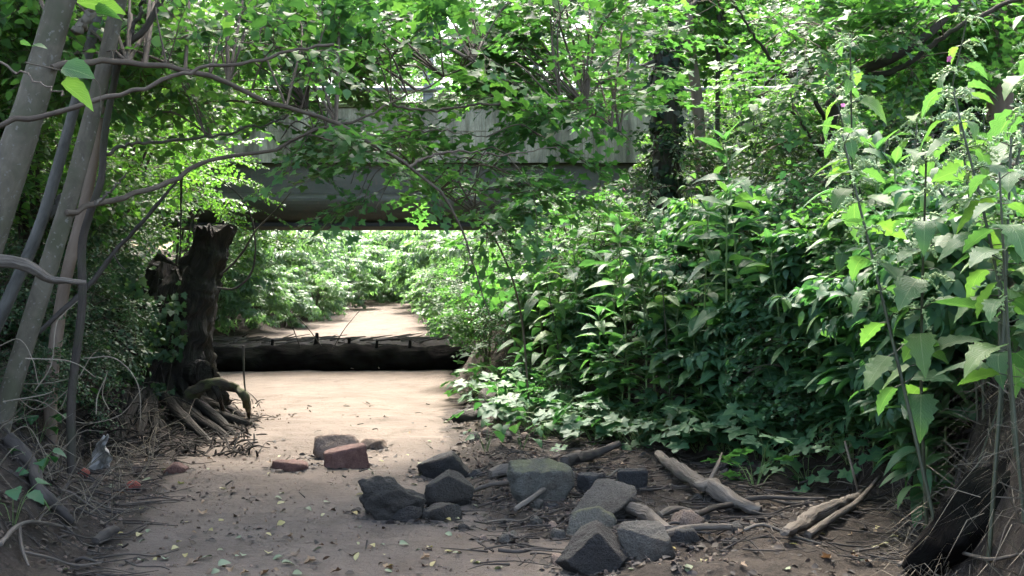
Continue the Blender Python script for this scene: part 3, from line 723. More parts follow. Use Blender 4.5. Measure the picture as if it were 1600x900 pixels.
Gb = t2.branch(stem_px([(615, 163), (660, 172), (720, 168), (800, 160), (880, 157), (930, 178), (985, 220)], np.linspace(6.9, 7.6, 7)), [.009, .007, .004], M_TWIG)
t2.branch(stem_px([(790, 245), (860, 240), (760, 214), (680, 204), (600, 206), (560, 190)][2:][::-1], np.linspace(6.8, 7.0, 4)), [.006, .003], M_TWIG)
t2.leaves(region(t2.rng, 34, 420, 800, -30, 125, 6.4, 9.5), 5, .95)
t2.leaves(region(t2.rng, 16, 760, 1000, -30, 30, 7.2, 9.5), 5, .95)
t2.leaves(region(t2.rng, 6, 790, 960, 95, 150, 7, 8.5), 4, .9)
t2.leaves(region(t2.rng, 6, 840, 960, 160, 235, 7, 8.5), 4, .9)
t2.leaves(region(t2.rng, 10, 430, 640, 165, 240, 6.2, 7.5), 4, .9)
t2.done()
# maple shoots hanging on the arching bough in front of the girder
t2b = Tree('maple_sapling', G(830, 660), 'thin maple sapling with drooping leafy sprays before the bridge girder', M_TWIG, M_MAPLE, SP_MAPLE, 64)
t2b.trunk([G(830, 660) - [0, 0, .1], P(812, 480, 9.0), P(765, 360, 8.3), P(690, 300, 7.6), P(610, 225, 7.2)], [.009, .007, .004], 7, 30, 0.05)
t2b.leaves(region(t2b.rng, 18, 620, 850, 225, 325, 6.7, 8.6), 4, .85)
t2b.leaves(region(t2b.rng, 5, 430, 600, 270, 335, 6.6, 7.6), 2, .8)
t2b.leaves(region(t2b.rng, 8, 740, 860, 330, 400, 7.6, 9), 4, .75)
t2b.done()
p = stem_px([(-40, 590), (12, 470), (58, 365), (92, 255), (135, 95), (170, -60)], 6.2)
t3 = Tree('alder_tree', p[0] - [0, 0, .2], 'thin bluish grey pole leaning between the two pale stems', M_GREYBARK, M_HAZEL, SP_HAZEL, 65, 'leaning stems on the left bank')
t3.trunk([p[0] - [.1, 0, .4]] + p, [.038, .034, .03, .026]); t3.branch(stem_px([(62, 352), (82, 330), (108, 290), (140, 200), (178, 90), (190, -30)], 6.25), [.02, .018, .012], M_GREYBARK)
t3.leaves(region(t3.rng, 10, 0, 200, -30, 80, 6.6, 8.5), 7, 1.0); t3.done()
p = stem_px([(112, 620), (128, 480), (128, 385), (140, 335), (158, 280), (163, 215), (176, 140), (193, 76), (226, 46), (262, -20)], 6.0)
t4 = Tree('alder_tree', p[0] - [0, 0, .2], 'dark crooked sapling forking beside the slim olive stem', M_DARKBARK, M_HAZEL, SP_HAZEL, 66, 'leaning stems on the left bank')
t4.trunk([p[0] - [0, 0, .4]] + p, [.024, .022, .02, .018, .016], 9, 60)
t4.branch(stem_px([(194, 74), (205, 50), (222, 10), (226, -30)], 6.0), [.012, .009])
Db = t4.branch(stem_px([(165, 240), (200, 226), (262, 221), (345, 211), (430, 190), (480, 168)], np.linspace(6, 7, 6)), [.011, .008, .004])
t4.leaves(region(t4.rng, 16, 210, 440, 60, 200, 6.5, 9), 7, .95); t4.done()
p = stem_px([(80, 600), (100, 450), (132, 320), (152, 215), (170, 100), (185, -60)], 7.0)
t5 = Tree('alder_tree', p[0] - [0, 0, .2], 'brown stem standing behind the dark crooked sapling', M_BROWNBARK, M_HAZEL, SP_HAZEL, 67, 'leaning stems on the left bank')
t5.trunk([p[0] - [0, 0, .5]] + p, [.042, .038, .032, .026]); t5.leaves(region(t5.rng, 14, 0, 330, 20, 140, 7.2, 9), 7, 1.0); t5.done()
p = stem_px([(-160, 420), (-60, 170), (20, 88), (92, 34), (150, -30)], 7.5)
t6 = Tree('alder_tree', p[0], 'dark leaning bough crossing behind the thickest grey stem', M_DARKBARK, M_HAZEL, SP_HAZEL, 68, 'leaning stems on the left bank')
t6.trunk([G(-160, 560) - [0, 0, .2]] + p, [.06, .05, .035]); t6.branch(stem_px([(-60, 165), (0, 68), (40, 22), (90, -30)], 7.6), [.035, .02])
t6.leaves(region(t6.rng, 24, -60, 160, 60, 330, 7.6, 9.5), 8, 1.05); t6.done()
# three big near leaves beside the grey stems are parts of a hanging shoot
sh = empty('hanging_shoot', P(100, 148, 4.4), 'few big near leaves on a thin shoot before the grey stems', 'shoot')
g = Geo(); tube(g, stem_px([(40, 98), (95, 110), (150, 125), (158, 168)], 4.3), [.003, .002], 5, 12); g.build('stem', M_TWIG, sh)
BIGL = Geo(); V, Fc, U = lance(10, 0.8, 0.3, 0.25, 0.06, 0.38); BIGL.add(V, Fc, uv=U); BIGL = BIGL.mesh('leaf', M_NETTLE)
for (px, py, Y, L_, d, n_) in ((97, 106, 4.25, .13, (1, -.1, -.15), (.1, -.75, .6)), (95, 130, 4.3, .17, (1, .2, -.55), (.2, .5, .8)), (120, 4, 4.2, .19, (.9, .2, .02), (0, .35, .9)), (150, 20, 4.2, .13, (1, -.2, -.08), (0, .3, .9)), (32, 68, 4.3, .05, (1, 0, 0), (0, .4, .9)), (50, 72, 4.3, .06, (1, 0, .05), (0, -.4, .9))):
    o = bpy.data.objects.new('leaf', BIGL); COL.objects.link(o); o.parent = sh; d = nrm(d); s_ = nrm(np.cross(d, n_)); n2_ = np.cross(s_, d)
    w = P(px, py, Y) - np.array(sh.location)
    o.matrix_local = Matrix.Translation(w) @ Matrix(np.stack([s_, d, n2_], -1).tolist()).to_4x4() @ Matrix.Scale(L_, 4)

# trees on the right bank
p = stem_px([(1042, 330), (1040, 200), (1042, 60), (1044, -60)], 10.6)
r1 = Tree('sycamore_tree', [p[0][0], 10.6, gh(p[0][0], 10.6)], 'dark ivy-clad trunk on the right bank at the bridge end', M_DARKBARK, M_MAPLE, SP_MAPLE, 71)
r1.trunk([[p[0][0], 10.6, gh(p[0][0], 10.6) - .3]] + p, [.15, .122, .115, .11], 16, 40, .12)
r1.branch(stem_px([(1036, 92), (985, 112), (925, 132), (890, 128)], np.linspace(10.6, 10.2, 4)), [.03, .018, .008])
r1.branch(stem_px([(1044, 60), (1020, 30), (970, 5), (900, -30)], np.linspace(10.6, 11.5, 4)), [.05, .025, .012])
r1.branch(stem_px([(1044, 40), (1080, 10), (1130, -30)], np.linspace(10.6, 11.5, 3)), [.05, .025, .012])
r1.leaves(region(r1.rng, 24, 880, 1150, -50, 30, 10.8, 13), 6, 1.0)
r1.leaves(region(r1.rng, 7, 900, 1010, 110, 170, 10.2, 12.5), 5, .9)
r1.leaves(region(r1.rng, 7, 1070, 1180, 30, 120, 11.2, 13), 5, .9)
r1.done()
for nm, pts, Y, rd, lab, bk in (('young_tree', [(1096, 330), (1092, 180), (1078, 70), (1070, -60)], 11.4, [.062, .056, .05], 'brown slender trunk just right of the ivy-clad one', M_BROWNBARK),
                                ('young_tree', [(1124, 320), (1121, 180), (1125, -60)], 12, [.03, .026, .022], 'thin dark pole tree right of the brown slender trunk', M_DARKBARK),
                                ('young_tree', [(1312, 330), (1306, 230), (1300, 120), (1310, -60)], 12.0, [.09, .075, .06], 'brown trunk half hidden behind the tall herbs', M_BROWNBARK)):
    p = stem_px(pts, Y); q = np.array([p[0][0], Y, gh(p[0][0], Y)])
    t = Tree(nm, q, lab, bk, M_MAPLE, SP_MAPLE, int(pts[0][0])); t.trunk([q - [0, 0, .3]] + p, rd, 10, 30)
    t.leaves(region(t.rng, 8, pts[0][0] - 60, pts[0][0] + 110, -60, 60, Y - .5, Y + 2), 6, 1.0); t.done()
p = stem_px([(1300, 420), (1292, 300), (1296, 200), (1330, 122), (1400, 88), (1470, 35), (1520, -40)], [9.3, 9.2, 9, 8.8, 8.6, 8.5, 8.5])
q = np.array([p[0][0], 9.3, gh(p[0][0], 9.3)])
r2 = Tree('maple_tree', q, 'dark boughed maple spreading flat leafy sprays over the tall herbs', M_DARKBARK, M_MAPLE, SP_MAPLE, 72)
r2.trunk([q - [0, 0, .3]] + p, [.055, .05, .045, .04, .034, .028], 12, 50, .08)
r2.branch(stem_px([(1292, 165), (1318, 130), (1345, 80), (1400, 20), (1420, -30)], 8.9), [.022, .014, .01])
r2.branch(stem_px([(1296, 200), (1270, 150), (1220, 110), (1180, 60), (1150, 10)], np.linspace(9, 8, 5)), [.022, .014, .007])
r2.branch(stem_px([(1330, 122), (1400, 110), (1470, 60), (1560, 10), (1620, -10)], np.linspace(8.8, 8, 5)), [.026, .02, .014])
r2.branch(stem_px([(1292, 260), (1250, 190), (1220, 165), (1180, 150)], np.linspace(9.2, 8.6, 4)), [.016, .010, .005])
r2.leaves(region(r2.rng, 46, 1190, 1480, -40, 140, 7.6, 10.5), 6, .85)
r2.leaves(region(r2.rng, 14, 1200, 1440, 130, 230, 8, 11), 5, .85)
r2.leaves(region(r2.rng, 20, 1440, 1640, -40, 120, 8.5, 11.5), 7, .9)
r2.done()
for pts, Y, rd, lab, bk in (([(1500, 420), (1490, 240), (1484, 90), (1490, -60)], 11.5, [.19, .17, .16], 'stout trunk wrapped in ivy near the right edge', M_DARKBARK),
                            ([(1552, 420), (1560, 200), (1568, 60), (1572, -60)], 10.5, [.13, .118, .11], 'bare brown trunk at the right edge beside the ivy-wrapped one', M_BROWNBARK)):
    p = stem_px(pts, Y); q = np.array([p[0][0], Y, gh(p[0][0], Y)])
    t = Tree('sycamore_tree', q, lab, bk, M_MAPLE, SP_MAPLE, int(pts[0][0])); t.trunk([q - [0, 0, .3]] + p, rd, 14, 40, .07)
    t.leaves(region(t.rng, 16, 1430, 1700, -80, 60, Y - 1, Y + 2), 8, 1.0); t.done()
# ivy climbing two of the trunks
IVY_T = [maple_leaf(0.1, .8, 9)]
def ivy(px, Y, y0, y1, rad, n, seed, label):
    rng = np.random.default_rng(seed); g = Geo(); gs = Geo(); b0 = P(px, y0, Y)
    o = empty('ivy', b0, label, 'ivy')
    a = rng.uniform(0, 2 * np.pi, n); py = rng.uniform(y1, y0, n); c = np.stack([P(px, y, Y) for y in py])
    out = np.stack([np.cos(a), np.sin(a), np.zeros(n)], -1); pos = c + out * (rad * (1.0 + np.abs(rng.normal(0, .22, n)))[:, None])
    d = out * .5 + np.array([0, 0, -.9]) + rng.normal(0, .4, (n, 3)); up = out + rng.normal(0, .3, (n, 3))
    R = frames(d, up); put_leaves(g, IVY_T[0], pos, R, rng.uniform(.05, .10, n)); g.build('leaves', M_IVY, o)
    for k in range(5):
        a0 = rng.uniform(0, 6.28); zz = np.linspace(0, 1, 12); aa = a0 + np.cumsum(rng.normal(0, .12, 12))
        pts = np.stack([P(px, y0 + (y1 - y0) * z, Y) + np.array([math.cos(q), math.sin(q), 0]) * (rad + .004) for z, q in zip(zz, aa)])
        tube(gs, pts, [.014, .006], 5, None)
    gs.build('vines', M_DARKBARK, o)
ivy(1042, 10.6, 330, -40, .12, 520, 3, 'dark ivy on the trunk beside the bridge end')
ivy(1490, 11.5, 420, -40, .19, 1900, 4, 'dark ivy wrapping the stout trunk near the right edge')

# ------------------------------------------------------------------ shrubs
def shrub_meshes(seed, H, R, n, per, sprays, sc, leafm, stemm, low=0.15, nst=6):
    rng = np.random.default_rng(seed); gl, gt, gs = Geo(), Geo(), Geo(); limbs = []
    for k in range(nst):
        a = rng.uniform(0, 6.28); e = np.array([math.cos(a), math.sin(a), 0]) * R * rng.uniform(.2, .7)
        pt = smooth_path([(0, 0, -.15), e * .35 + [0, 0, H * .45], e + [0, 0, H * rng.uniform(.7, .95)]], 12)
        tube(gs, pt, [.016 * max(1, H / 2), .005], 5, None); limbs.append(pt)
    u = nrm(rng.normal(0, 1, (n, 3))) * rng.uniform(.3, 1, (n, 1)) ** .5; u *= (1 + .3 * fbm(u * 2 + seed, 2, seed))[:, None]
    T = u * np.array([R, R, H * (1 - low) / 2]) + np.array([0, 0, H * (1 + low) / 2])
    grow(gl, gt, np.vstack(limbs), T, sprays, rng, per, sc, .008)
    gt_me = gt.mesh('twigs', M_TWIG) if gt.n else None
    return gs.mesh('stems', stemm), gt_me, gl.mesh('foliage', leafm)
def shrub(name, meshes, x, y, rz, s, label, cat, group=None, z=0.0):
    o = empty(name, (x, y, gh(x, y) - .03 + z), label, cat, group); o.rotation_euler = (0, 0, rz); o.scale = (s, s, s * random.uniform(.9, 1.1))
    for nm, me in zip(('stems', 'twigs', 'foliage'), meshes):
        if me is None: continue
        c = bpy.data.objects.new(nm, me); COL.objects.link(c); c.parent = o
        if nm == 'twigs': c['kind'] = 'stuff'
    return o
def xr_at0(y): return float(np.interp(y, _RY, _RX))
ELM = [shrub_meshes(80 + k, 3.6, 1.5, 50, 7, SP_FINE, 1.2, M_FINE, M_DARKBARK) for k in range(2)]
BUSH = [shrub_meshes(90 + k, 1.3, .9, 36, 8, SP_BRAM, 1.0, M_BRAMBLE, M_DARKSTEM, .05) for k in range(3)]
MIX = [shrub_meshes(95 + k, 1.5, .75, 40, 7, SP_MAPLE, .55, M_MAPLE, M_DARKSTEM, .08) for k in range(3)]
HERBC = [shrub_meshes(75 + k, 1.15, .6, 34, 6, SP_HERB, .66, M_HERBFILL, M_DARKSTEM, .05) for k in range(2)]
HERBO = [shrub_meshes(77 + k, 1.15, .6, 34, 7, SP_HAZEL, .9, M_LOW2, M_DARKSTEM, .05) for k in range(2)]
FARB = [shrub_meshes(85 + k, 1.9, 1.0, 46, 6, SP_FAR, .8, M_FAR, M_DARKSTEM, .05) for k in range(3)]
for k, (x, y, s) in enumerate([(-3.6, 8.6, .9), (-4.6, 9.6, 1.1), (-3.9, 11.0, .95), (-5.4, 11.5, 1.2), (-4.9, 13.4, 1.05), (-6.6, 13.2, 1.25), (-5.8, 9.0, 1.1), (-4.6, 15.4, .85), (-7.2, 15.0, 1.2), (-4.0, 7.2, .8), (-5.0, 7.4, 1.0), (-5.6, 15.7, 1.0)]):
    shrub('elm_shrub', ELM[k % 2], x, y, k * 1.3, s, 'bright small-leaved shrub behind the leaning stems on the left bank', 'shrub', 'small-leaved shrubs on the left bank')
for k, (x, y, s) in enumerate([(2.5, 14.6, .55), (3.2, 15.2, .62), (3.9, 15.4, .6), (4.9, 14.2, .7), (5.6, 12.2, .85), (6.0, 10.5, .8)]):
    shrub('elm_shrub', ELM[k % 2], x, y, k * 1.9, s, 'bright small-leaved shrub among the trunks on the right bank', 'shrub', 'small-leaved shrubs on the right bank')
for k, (x, y, s) in enumerate([(-.25, 11.6, .7), (.25, 11.0, .8), (-.35, 12.7, .75), (.5, 12.0, .85), (.1, 13.8, .8), (1.0, 12.8, .85), (1.1, 14.4, .85), (.65, 10.2, .75), (-.3, 14.6, .75), (.6, 15.4, .85)]):
    shrub('maple_bush', MIX[k % 3], x, y, k * 2.1, s, 'low maple bush on the creek edge in front of the bridge', 'bush', 'maple bushes on the right creek edge')
for k, (x, y, s) in enumerate([(1.6, 10.5, .9), (2.3, 11.5, 1.0), (2.9, 9.6, .9), (3.5, 11.0, 1.0), (2.4, 8.6, .75), (3.4, 8.2, .85), (3.4, 6.8, .8), (3.0, 5.4, .6), (4.2, 6.0, .9)]):
    shrub('bramble_bush', BUSH[k % 3], x, y, k * 1.7, s, 'dark bramble bush behind the tall herbs on the right bank', 'bush', 'bramble bushes on the right bank')
for k, (px, Y, s) in enumerate([(850, 10.6, .55), (900, 10.4, .7), (970, 9.8, .7), (1050, 9.2, .75), (1130, 8.8, .8), (1210, 8.4, .85), (1290, 8.0, .9), (1380, 7.3, .95), (1450, 6.6, 1.0), (1530, 5.9, 1.05), (1590, 5.4, 1.0), (800, 11.0, .5),
                                (930, 9.4, .55), (1010, 8.8, .55), (1090, 8.3, .6), (1180, 7.7, .6), (1260, 7.2, .65), (1340, 7.2, .8), (1420, 6.6, .85), (1500, 6.0, 1.0), (830, 9.9, .42), (870, 9.2, .42)]):
    kd = (0, 1, 0, 2, 0)[k % 5]
    shrub('herb_clump', (HERBC, HERBO, MIX)[kd][(k // 2) % 2], max((px - 800) / F * Y, xr_at0(Y) + .12), Y, k * 2.3, s * (1, 1, .8)[kd], ('dense clump of pale lance-leaved herbs filling the right bank thicket', 'dense clump of round-leaved herbs filling the right bank thicket', 'clump of small lobed leaves filling the right bank thicket')[kd], 'plant', ('lance-leaved', 'round-leaved', 'lobe-leaved')[kd] + ' clumps filling the right bank')
for k, (x, y, s) in enumerate([(-3.15, 8.3, .6), (-3.5, 8.9, .7), (-2.95, 6.8, .35), (-3.4, 7.4, .6), (-3.7, 6.4, .7), (-3.2, 9.5, .5), (-3.9, 10.2, .8), (-3.0, 7.7, .4), (-3.6, 5.4, .6)]):
    shrub('bramble_bush', BUSH[k % 3], x, y, k * 1.1, s, 'dark bramble bush around the rotten stump on the left bank', 'bush', 'bramble bushes on the left bank')
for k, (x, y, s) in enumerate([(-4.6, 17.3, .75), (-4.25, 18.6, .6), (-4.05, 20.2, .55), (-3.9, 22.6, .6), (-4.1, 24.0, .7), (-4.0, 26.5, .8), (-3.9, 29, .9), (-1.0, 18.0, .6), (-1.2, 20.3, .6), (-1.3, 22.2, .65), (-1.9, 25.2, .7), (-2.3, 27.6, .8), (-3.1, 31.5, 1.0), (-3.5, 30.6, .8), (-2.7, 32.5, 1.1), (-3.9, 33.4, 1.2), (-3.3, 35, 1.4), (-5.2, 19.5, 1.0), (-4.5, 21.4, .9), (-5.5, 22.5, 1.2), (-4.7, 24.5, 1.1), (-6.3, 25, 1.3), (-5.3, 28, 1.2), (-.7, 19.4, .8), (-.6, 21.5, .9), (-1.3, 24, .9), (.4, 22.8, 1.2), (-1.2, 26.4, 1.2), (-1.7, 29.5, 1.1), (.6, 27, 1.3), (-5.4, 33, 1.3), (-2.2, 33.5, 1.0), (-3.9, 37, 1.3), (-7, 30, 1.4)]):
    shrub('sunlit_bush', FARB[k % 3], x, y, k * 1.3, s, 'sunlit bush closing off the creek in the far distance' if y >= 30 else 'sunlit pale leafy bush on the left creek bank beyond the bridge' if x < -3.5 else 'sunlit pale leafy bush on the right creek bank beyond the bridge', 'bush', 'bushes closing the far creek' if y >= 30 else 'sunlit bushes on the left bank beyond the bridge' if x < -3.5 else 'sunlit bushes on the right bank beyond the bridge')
for k, (x, y, s) in enumerate([(-4.2, 42, 1.4), (-2.2, 40, 1.0), (-6.4, 38, 1.2), (0.3, 36, 1.1)]):
    shrub('elm_shrub', ELM[k % 2], x, y, k * .9, s, 'small-leaved shrub where the creek bends out of sight', 'shrub', 'shrubs at the creek bend')

# ------------------------------------------------------------------ tall herbs of the right bank: every leaf a part
def one_mesh(name, tpl, mat):
    g_ = Geo(); g_.add(tpl[0], tpl[1], uv=tpl[2]); return g_.mesh(name, mat)
L_BALSAM = [one_mesh('leaf', lance(9, w, f, d, 0.0, .42, wave=.012, seed=k), M_HERB) for k, (w, f, d) in enumerate([(.36, .35, .35), (.42, .25, .5), (.32, .4, .2), (.40, .3, .7), (.38, .2, .3)])]
L_NETTLE = [one_mesh('leaf', lance(11, w, f, d, .16, .33, wave=.01, seed=k), M_NETTLE) for k, (w, f, d) in enumerate([(.56, .2, .35), (.62, .3, .6), (.5, .25, .2), (.58, .1, .8)])]
L_LOW = [one_mesh('leaf', compound_leaf(k * 5), M_LOW) for k in range(3)]
L_HEART = [one_mesh('leaf', lance(8, .85, .2, .4, .08, .32, seed=k), M_LOW) for k in range(2)]
def mat_leaf(p, d, n, s):
    d = nrm(d); sd = nrm(np.cross(d, n)); nn = np.cross(sd, d)
    M = Matrix(np.stack([sd, d, nn], -1).tolist()).to_4x4(); return Matrix.Translation(p.tolist()) @ M @ Matrix.Scale(s, 4)
def petal_mesh():
    g_ = Geo()
    for k in range(5):
        a = k * 1.256; d = np.array([[math.cos(a), math.sin(a), .3]]); put_leaves(g_, lance(4, .8, .4, .3), np.zeros((1, 3)), frames(d, np.array([[0, 0, 1.]])), [.022])
    return g_.mesh('blossom', M_BLOSSOM)
PETAL = petal_mesh()
def tassel_mesh(seed):
    r = np.random.default_rng(seed); g_ = Geo()
    for k in range(5):
        a = r.uniform(0, 6.28); ln = r.uniform(.05, .11); e = np.array([math.cos(a) * ln, math.sin(a) * ln, r.uniform(-.06, .02)])
        pts = smooth_path([(0, 0, 0), e * .5 + [0, 0, .02], e], 9)
        tube(g_, pts, [.002, .0015], 3, None, cap=False)
        for q in pts[2:]:
            for j in range(3):
                o_ = r.normal(0, .004, 3); tube(g_, [q, q + o_ + nrm(o_) * .004], [.004, .002], 4, None)
    return g_.mesh('flower_tassel', M_TASSEL)
TASSEL = [tassel_mesh(k) for k in range(3)]
def herb_proto(kind, seed):
    r = np.random.default_rng(seed); H = 1.0; parts = []; g_ = Geo()
    bend = r.normal(0, .07, 2)
    if kind == 'balsam':
        pts = smooth_path([(0, 0, -.08), (bend[0] * .2, bend[1] * .2, .4), (bend[0], bend[1], 1.0)], 14)
        tube(g_, pts, [.008, .0065, .0035], 7, None, .06, seed, 30); a0 = r.uniform(0, 6)
        for k, z in enumerate(np.concatenate([np.linspace(.14, .82, 8), [.89, .95]])):
            c = np.array([np.interp(z, pts[:, 2], pts[:, i]) for i in range(3)]); a0 += 1.05
            for j in range(3):
                if r.uniform() < .12 and z < .8: continue
                a = a0 + j * 2.094 + r.normal(0, .2); el = r.normal(.3, .25) if z < .85 else r.normal(.5, .2)
                d = np.array([math.cos(a) * math.cos(el), math.sin(a) * math.cos(el), math.sin(el)])
                s_ = (.27 - .06 * abs(z - .6) / .4) * r.uniform(.6, 1.15) if z < .85 else .2 * r.uniform(.7, 1.1)
                parts.append(('leaf', L_BALSAM[r.integers(0, 5)], mat_leaf(c + d * .02, d, np.array([0, 0, 1.]) + r.normal(0, .22, 3), s_)))
        c = pts[-1]
        for j in range(5):
            a = j * 1.256 + r.uniform(0, .5); el = r.uniform(.7, 1.15); d = np.array([math.cos(a) * math.cos(el), math.sin(a) * math.cos(el), math.sin(el)])
            parts.append(('leaf', L_BALSAM[2], mat_leaf(c, d, np.array([0, 0, 1.]), r.uniform(.09, .17))))
        return g_.mesh('stem', M_GREENSTEM), parts
    pts = smooth_path([(0, 0, -.08), (bend[0] * .5, bend[1] * .5, .45), (bend[0] * 1.8, bend[1] * 1.8, 1.0)], 14)
    tube(g_, pts, [.006, .005, .003], 6, None); a0 = r.uniform(0, 6)
    for k, z in enumerate(np.linspace(.42, .98, 9)):
        c = np.array([np.interp(z, pts[:, 2], pts[:, i]) for i in range(3)]); a0 += 1.571
        for j in range(2):
            a = a0 + j * 3.1416 + r.normal(0, .25); el = r.normal(-.15, .3); d = np.array([math.cos(a) * math.cos(el), math.sin(a) * math.cos(el), math.sin(el)])
            s_ = .17 * r.uniform(.7, 1.15) * (1.0 if z < .85 else .65)
            pe = c + d * .035 + np.array([0, 0, .012]); tube(g_, [c, pe], [.0018, .0014], 4, None)
            parts.append(('leaf', L_NETTLE[r.integers(0, 4)], mat_leaf(pe, d, np.array([0, 0, 1.]) + r.normal(0, .25, 3), s_)))
        if z > .62:
            parts.append(('flower_tassel', TASSEL[k % 3], Matrix.Translation(c.tolist())))
    return g_.mesh('stem', M_DARKSTEM), parts
BALSAM = [herb_proto('balsam', 700 + k) for k in range(6)]
NETTLE = [herb_proto('nettle', 720 + k) for k in range(5)]
def herb(name, proto, x, y, rz, s, label, cat, group, lean=(0, 0), flower=False, hs=1.0):
    o = empty(name, (x, y, gh(x, y) - .02), label, cat, group); o.rotation_euler = (lean[0], lean[1], rz)
    st = bpy.data.objects.new('stem', proto[0]); COL.objects.link(st); st.parent = o; st.scale = (s, s, s * hs)
    ms = Matrix.Scale(s, 4)
    for nm, me, M in proto[1]:
        if nm == 'flower_tassel' and not flower: continue
        c = bpy.data.objects.new(nm, me); COL.objects.link(c); c.parent = o
        t = M.translation.copy() * s; t.z *= hs
        c.matrix_local = Matrix.Translation(t) @ M.to_3x3().to_4x4() @ Matrix.Scale(.55 + .45 * s, 4)
    return o
R2_ = np.random.default_rng(23)
def xr_at(y): return float(np.interp(y, _RY, _RX))
# (pixel of the plant's top, distance): the conspicuous ones first
tops = [(1010, 470, 7.2, 'balsam'), (1090, 490, 7.0, 'balsam'), (1170, 455, 6.6, 'balsam'), (1255, 420, 6.0, 'balsam'), (1260, 485, 5.6, 'balsam'), (1232, 235, 6.4, 'balsam'),
        (1345, 215, 5.8, 'balsam'), (1302, 255, 6.2, 'balsam'), (985, 365, 8.4, 'balsam'), (905, 345, 9.4, 'balsam'), (850, 400, 9.8, 'balsam'), (960, 325, 9.0, 'balsam'), (1065, 330, 7.8, 'balsam'),
        (1120, 300, 7.6, 'balsam'), (1180, 350, 7.0, 'balsam'), (1410, 330, 5.4, 'balsam'), (1080, 400, 7.4, 'balsam'), (930, 430, 8.2, 'balsam'), (880, 490, 8.6, 'balsam'), (985, 545, 7.4, 'balsam'),
        (840, 520, 9.2, 'balsam'), (1320, 440, 5.6, 'balsam'), (1150, 540, 6.6, 'balsam'), (1210, 560, 6.0, 'balsam'), (1055, 580, 6.9, 'balsam'), (900, 580, 8.0, 'balsam'), (1025, 380, 8.2, 'balsam'),
        (1165, 215, 7.8, 'balsam'), (1280, 330, 6.6, 'balsam'), (1390, 420, 5.2, 'balsam'), (820, 440, 10.2, 'balsam'), (940, 520, 7.8, 'balsam'), (1110, 620, 6.5, 'balsam'),
        (1340, 60, 5.2, 'nettle'), (1420, 30, 5.0, 'nettle'), (1500, 60, 4.4, 'nettle'), (1560, 20, 4.2, 'nettle'), (1480, 170, 4.2, 'nettle'), (1545, 200, 3.8, 'nettle'), (1590, 120, 3.9, 'nettle'),
        (1440, 230, 4.6, 'nettle'), (1380, 140, 5.4, 'nettle'), (1600, 260, 3.6, 'nettle'), (1650, 180, 3.8, 'nettle'),
        (1200, 260, 7.4, 'nettle'), (1100, 260, 8.6, 'nettle'), (1290, 190, 6.8, 'nettle'), (1000, 420, 8.0, 'nettle'), (1130, 420, 7.2, 'nettle'), (880, 420, 9.2, 'nettle')]
tops += [(px_, py_, Y_, 'balsam') for px_, py_, Y_ in [(825, 580, 9.0), (905, 640, 7.9), (965, 560, 7.6), (1035, 540, 7.0), (1180, 590, 6.2), (1225, 470, 6.2), (1300, 480, 5.9), (870, 560, 8.5), (1120, 470, 6.9), (985, 500, 7.8), (1350, 600, 5.6), (1060, 460, 7.4), (850, 600, 8.6), (930, 610, 7.7), (1000, 610, 7.1), (1075, 520, 6.9), (1140, 610, 6.4), (1200, 500, 6.2), (1260, 590, 5.9), (1320, 520, 5.5), (1380, 560, 6.6), (960, 470, 8.0), (1040, 440, 7.6), (890, 540, 8.4), (1210, 400, 6.6), (1360, 370, 5.5), (1290, 380, 6.0), (1150, 380, 7.2), (1100, 560, 6.7), (1230, 320, 6.8), (1480, 450, 5.2), (1540, 440, 5.0), (800, 560, 9.8), (870, 450, 9.4)]]
tops += [(px_, py_, Y_, 'nettle') for px_, py_, Y_ in [(1590, 300, 4.2), (1360, 300, 5.3), (1420, 150, 5.0), (1540, 110, 4.6), (1470, 300, 5.2), (1530, 250, 4.8)]]
for k, (px, py, Y, kind) in enumerate(tops):
    if px > 1430: Y += .45
    elif px > 1330: Y = max(Y, 6.7)
    top = P(px, py, Y); x = float(top[0]); x = max(x, xr_at(Y) + .12); z0 = gh(x, Y); s = max(.55, float(top[2] - z0))
    where = 'before the bridge' if px < 950 else ('in the middle of the thicket' if px < 1250 else 'near the right edge')
    if kind == 'balsam':
        hs = 1.0
        lab = {0: 'tall lance-leaved herb in the right bank thicket before the bridge girder', 1: 'tall lance-leaved herb in the middle of the right bank thicket', 2: 'tall lance-leaved herb with a thick pale stem towards the right edge'}[0 if px < 950 else 1 if px < 1220 else 2]
        lab0 = lab; lab = {3: 'lance-leaved herb with star-shaped top rosette in the thicket centre', 5: 'tall lance-leaved herb with pale stem just right of the thin dark pole tree', 6: 'tallest lance-leaved herb, its pale stem rising before the maple bough', 0: 'broad lance-leaved herb low above the driftwood limb', 9: 'lance-leaved herb spreading its top before the girder joint'}.get(k, lab)
        sl = min(s, 1.25)
        herb('balsam_plant', BALSAM[k % 6], x, Y, k * 2.4, sl, lab, 'plant', 'lance-leaved herbs ' + ('before the girder' if px < 950 else 'mid thicket' if px < 1220 else 'towards the right edge'), (R2_.normal(0, .05), R2_.normal(0, .05)), hs=s / sl)
    else:
        sl = min(s, 1.5)
        lab = 'tall nettle with toothed drooping leaves and pale tassels at the right edge' if px > 1330 else 'nettle with toothed leaves standing among the lance-leaved herbs'
        herb('nettle_plant', NETTLE[k % 5], x, Y, k * 1.9, sl, lab, 'plant', 'nettles at the right edge' if px > 1330 else 'nettles among the lance-leaved herbs', (R2_.normal(0, .08), R2_.normal(-.04, .08)), flower=px > 1180 and py < 240, hs=s / sl)
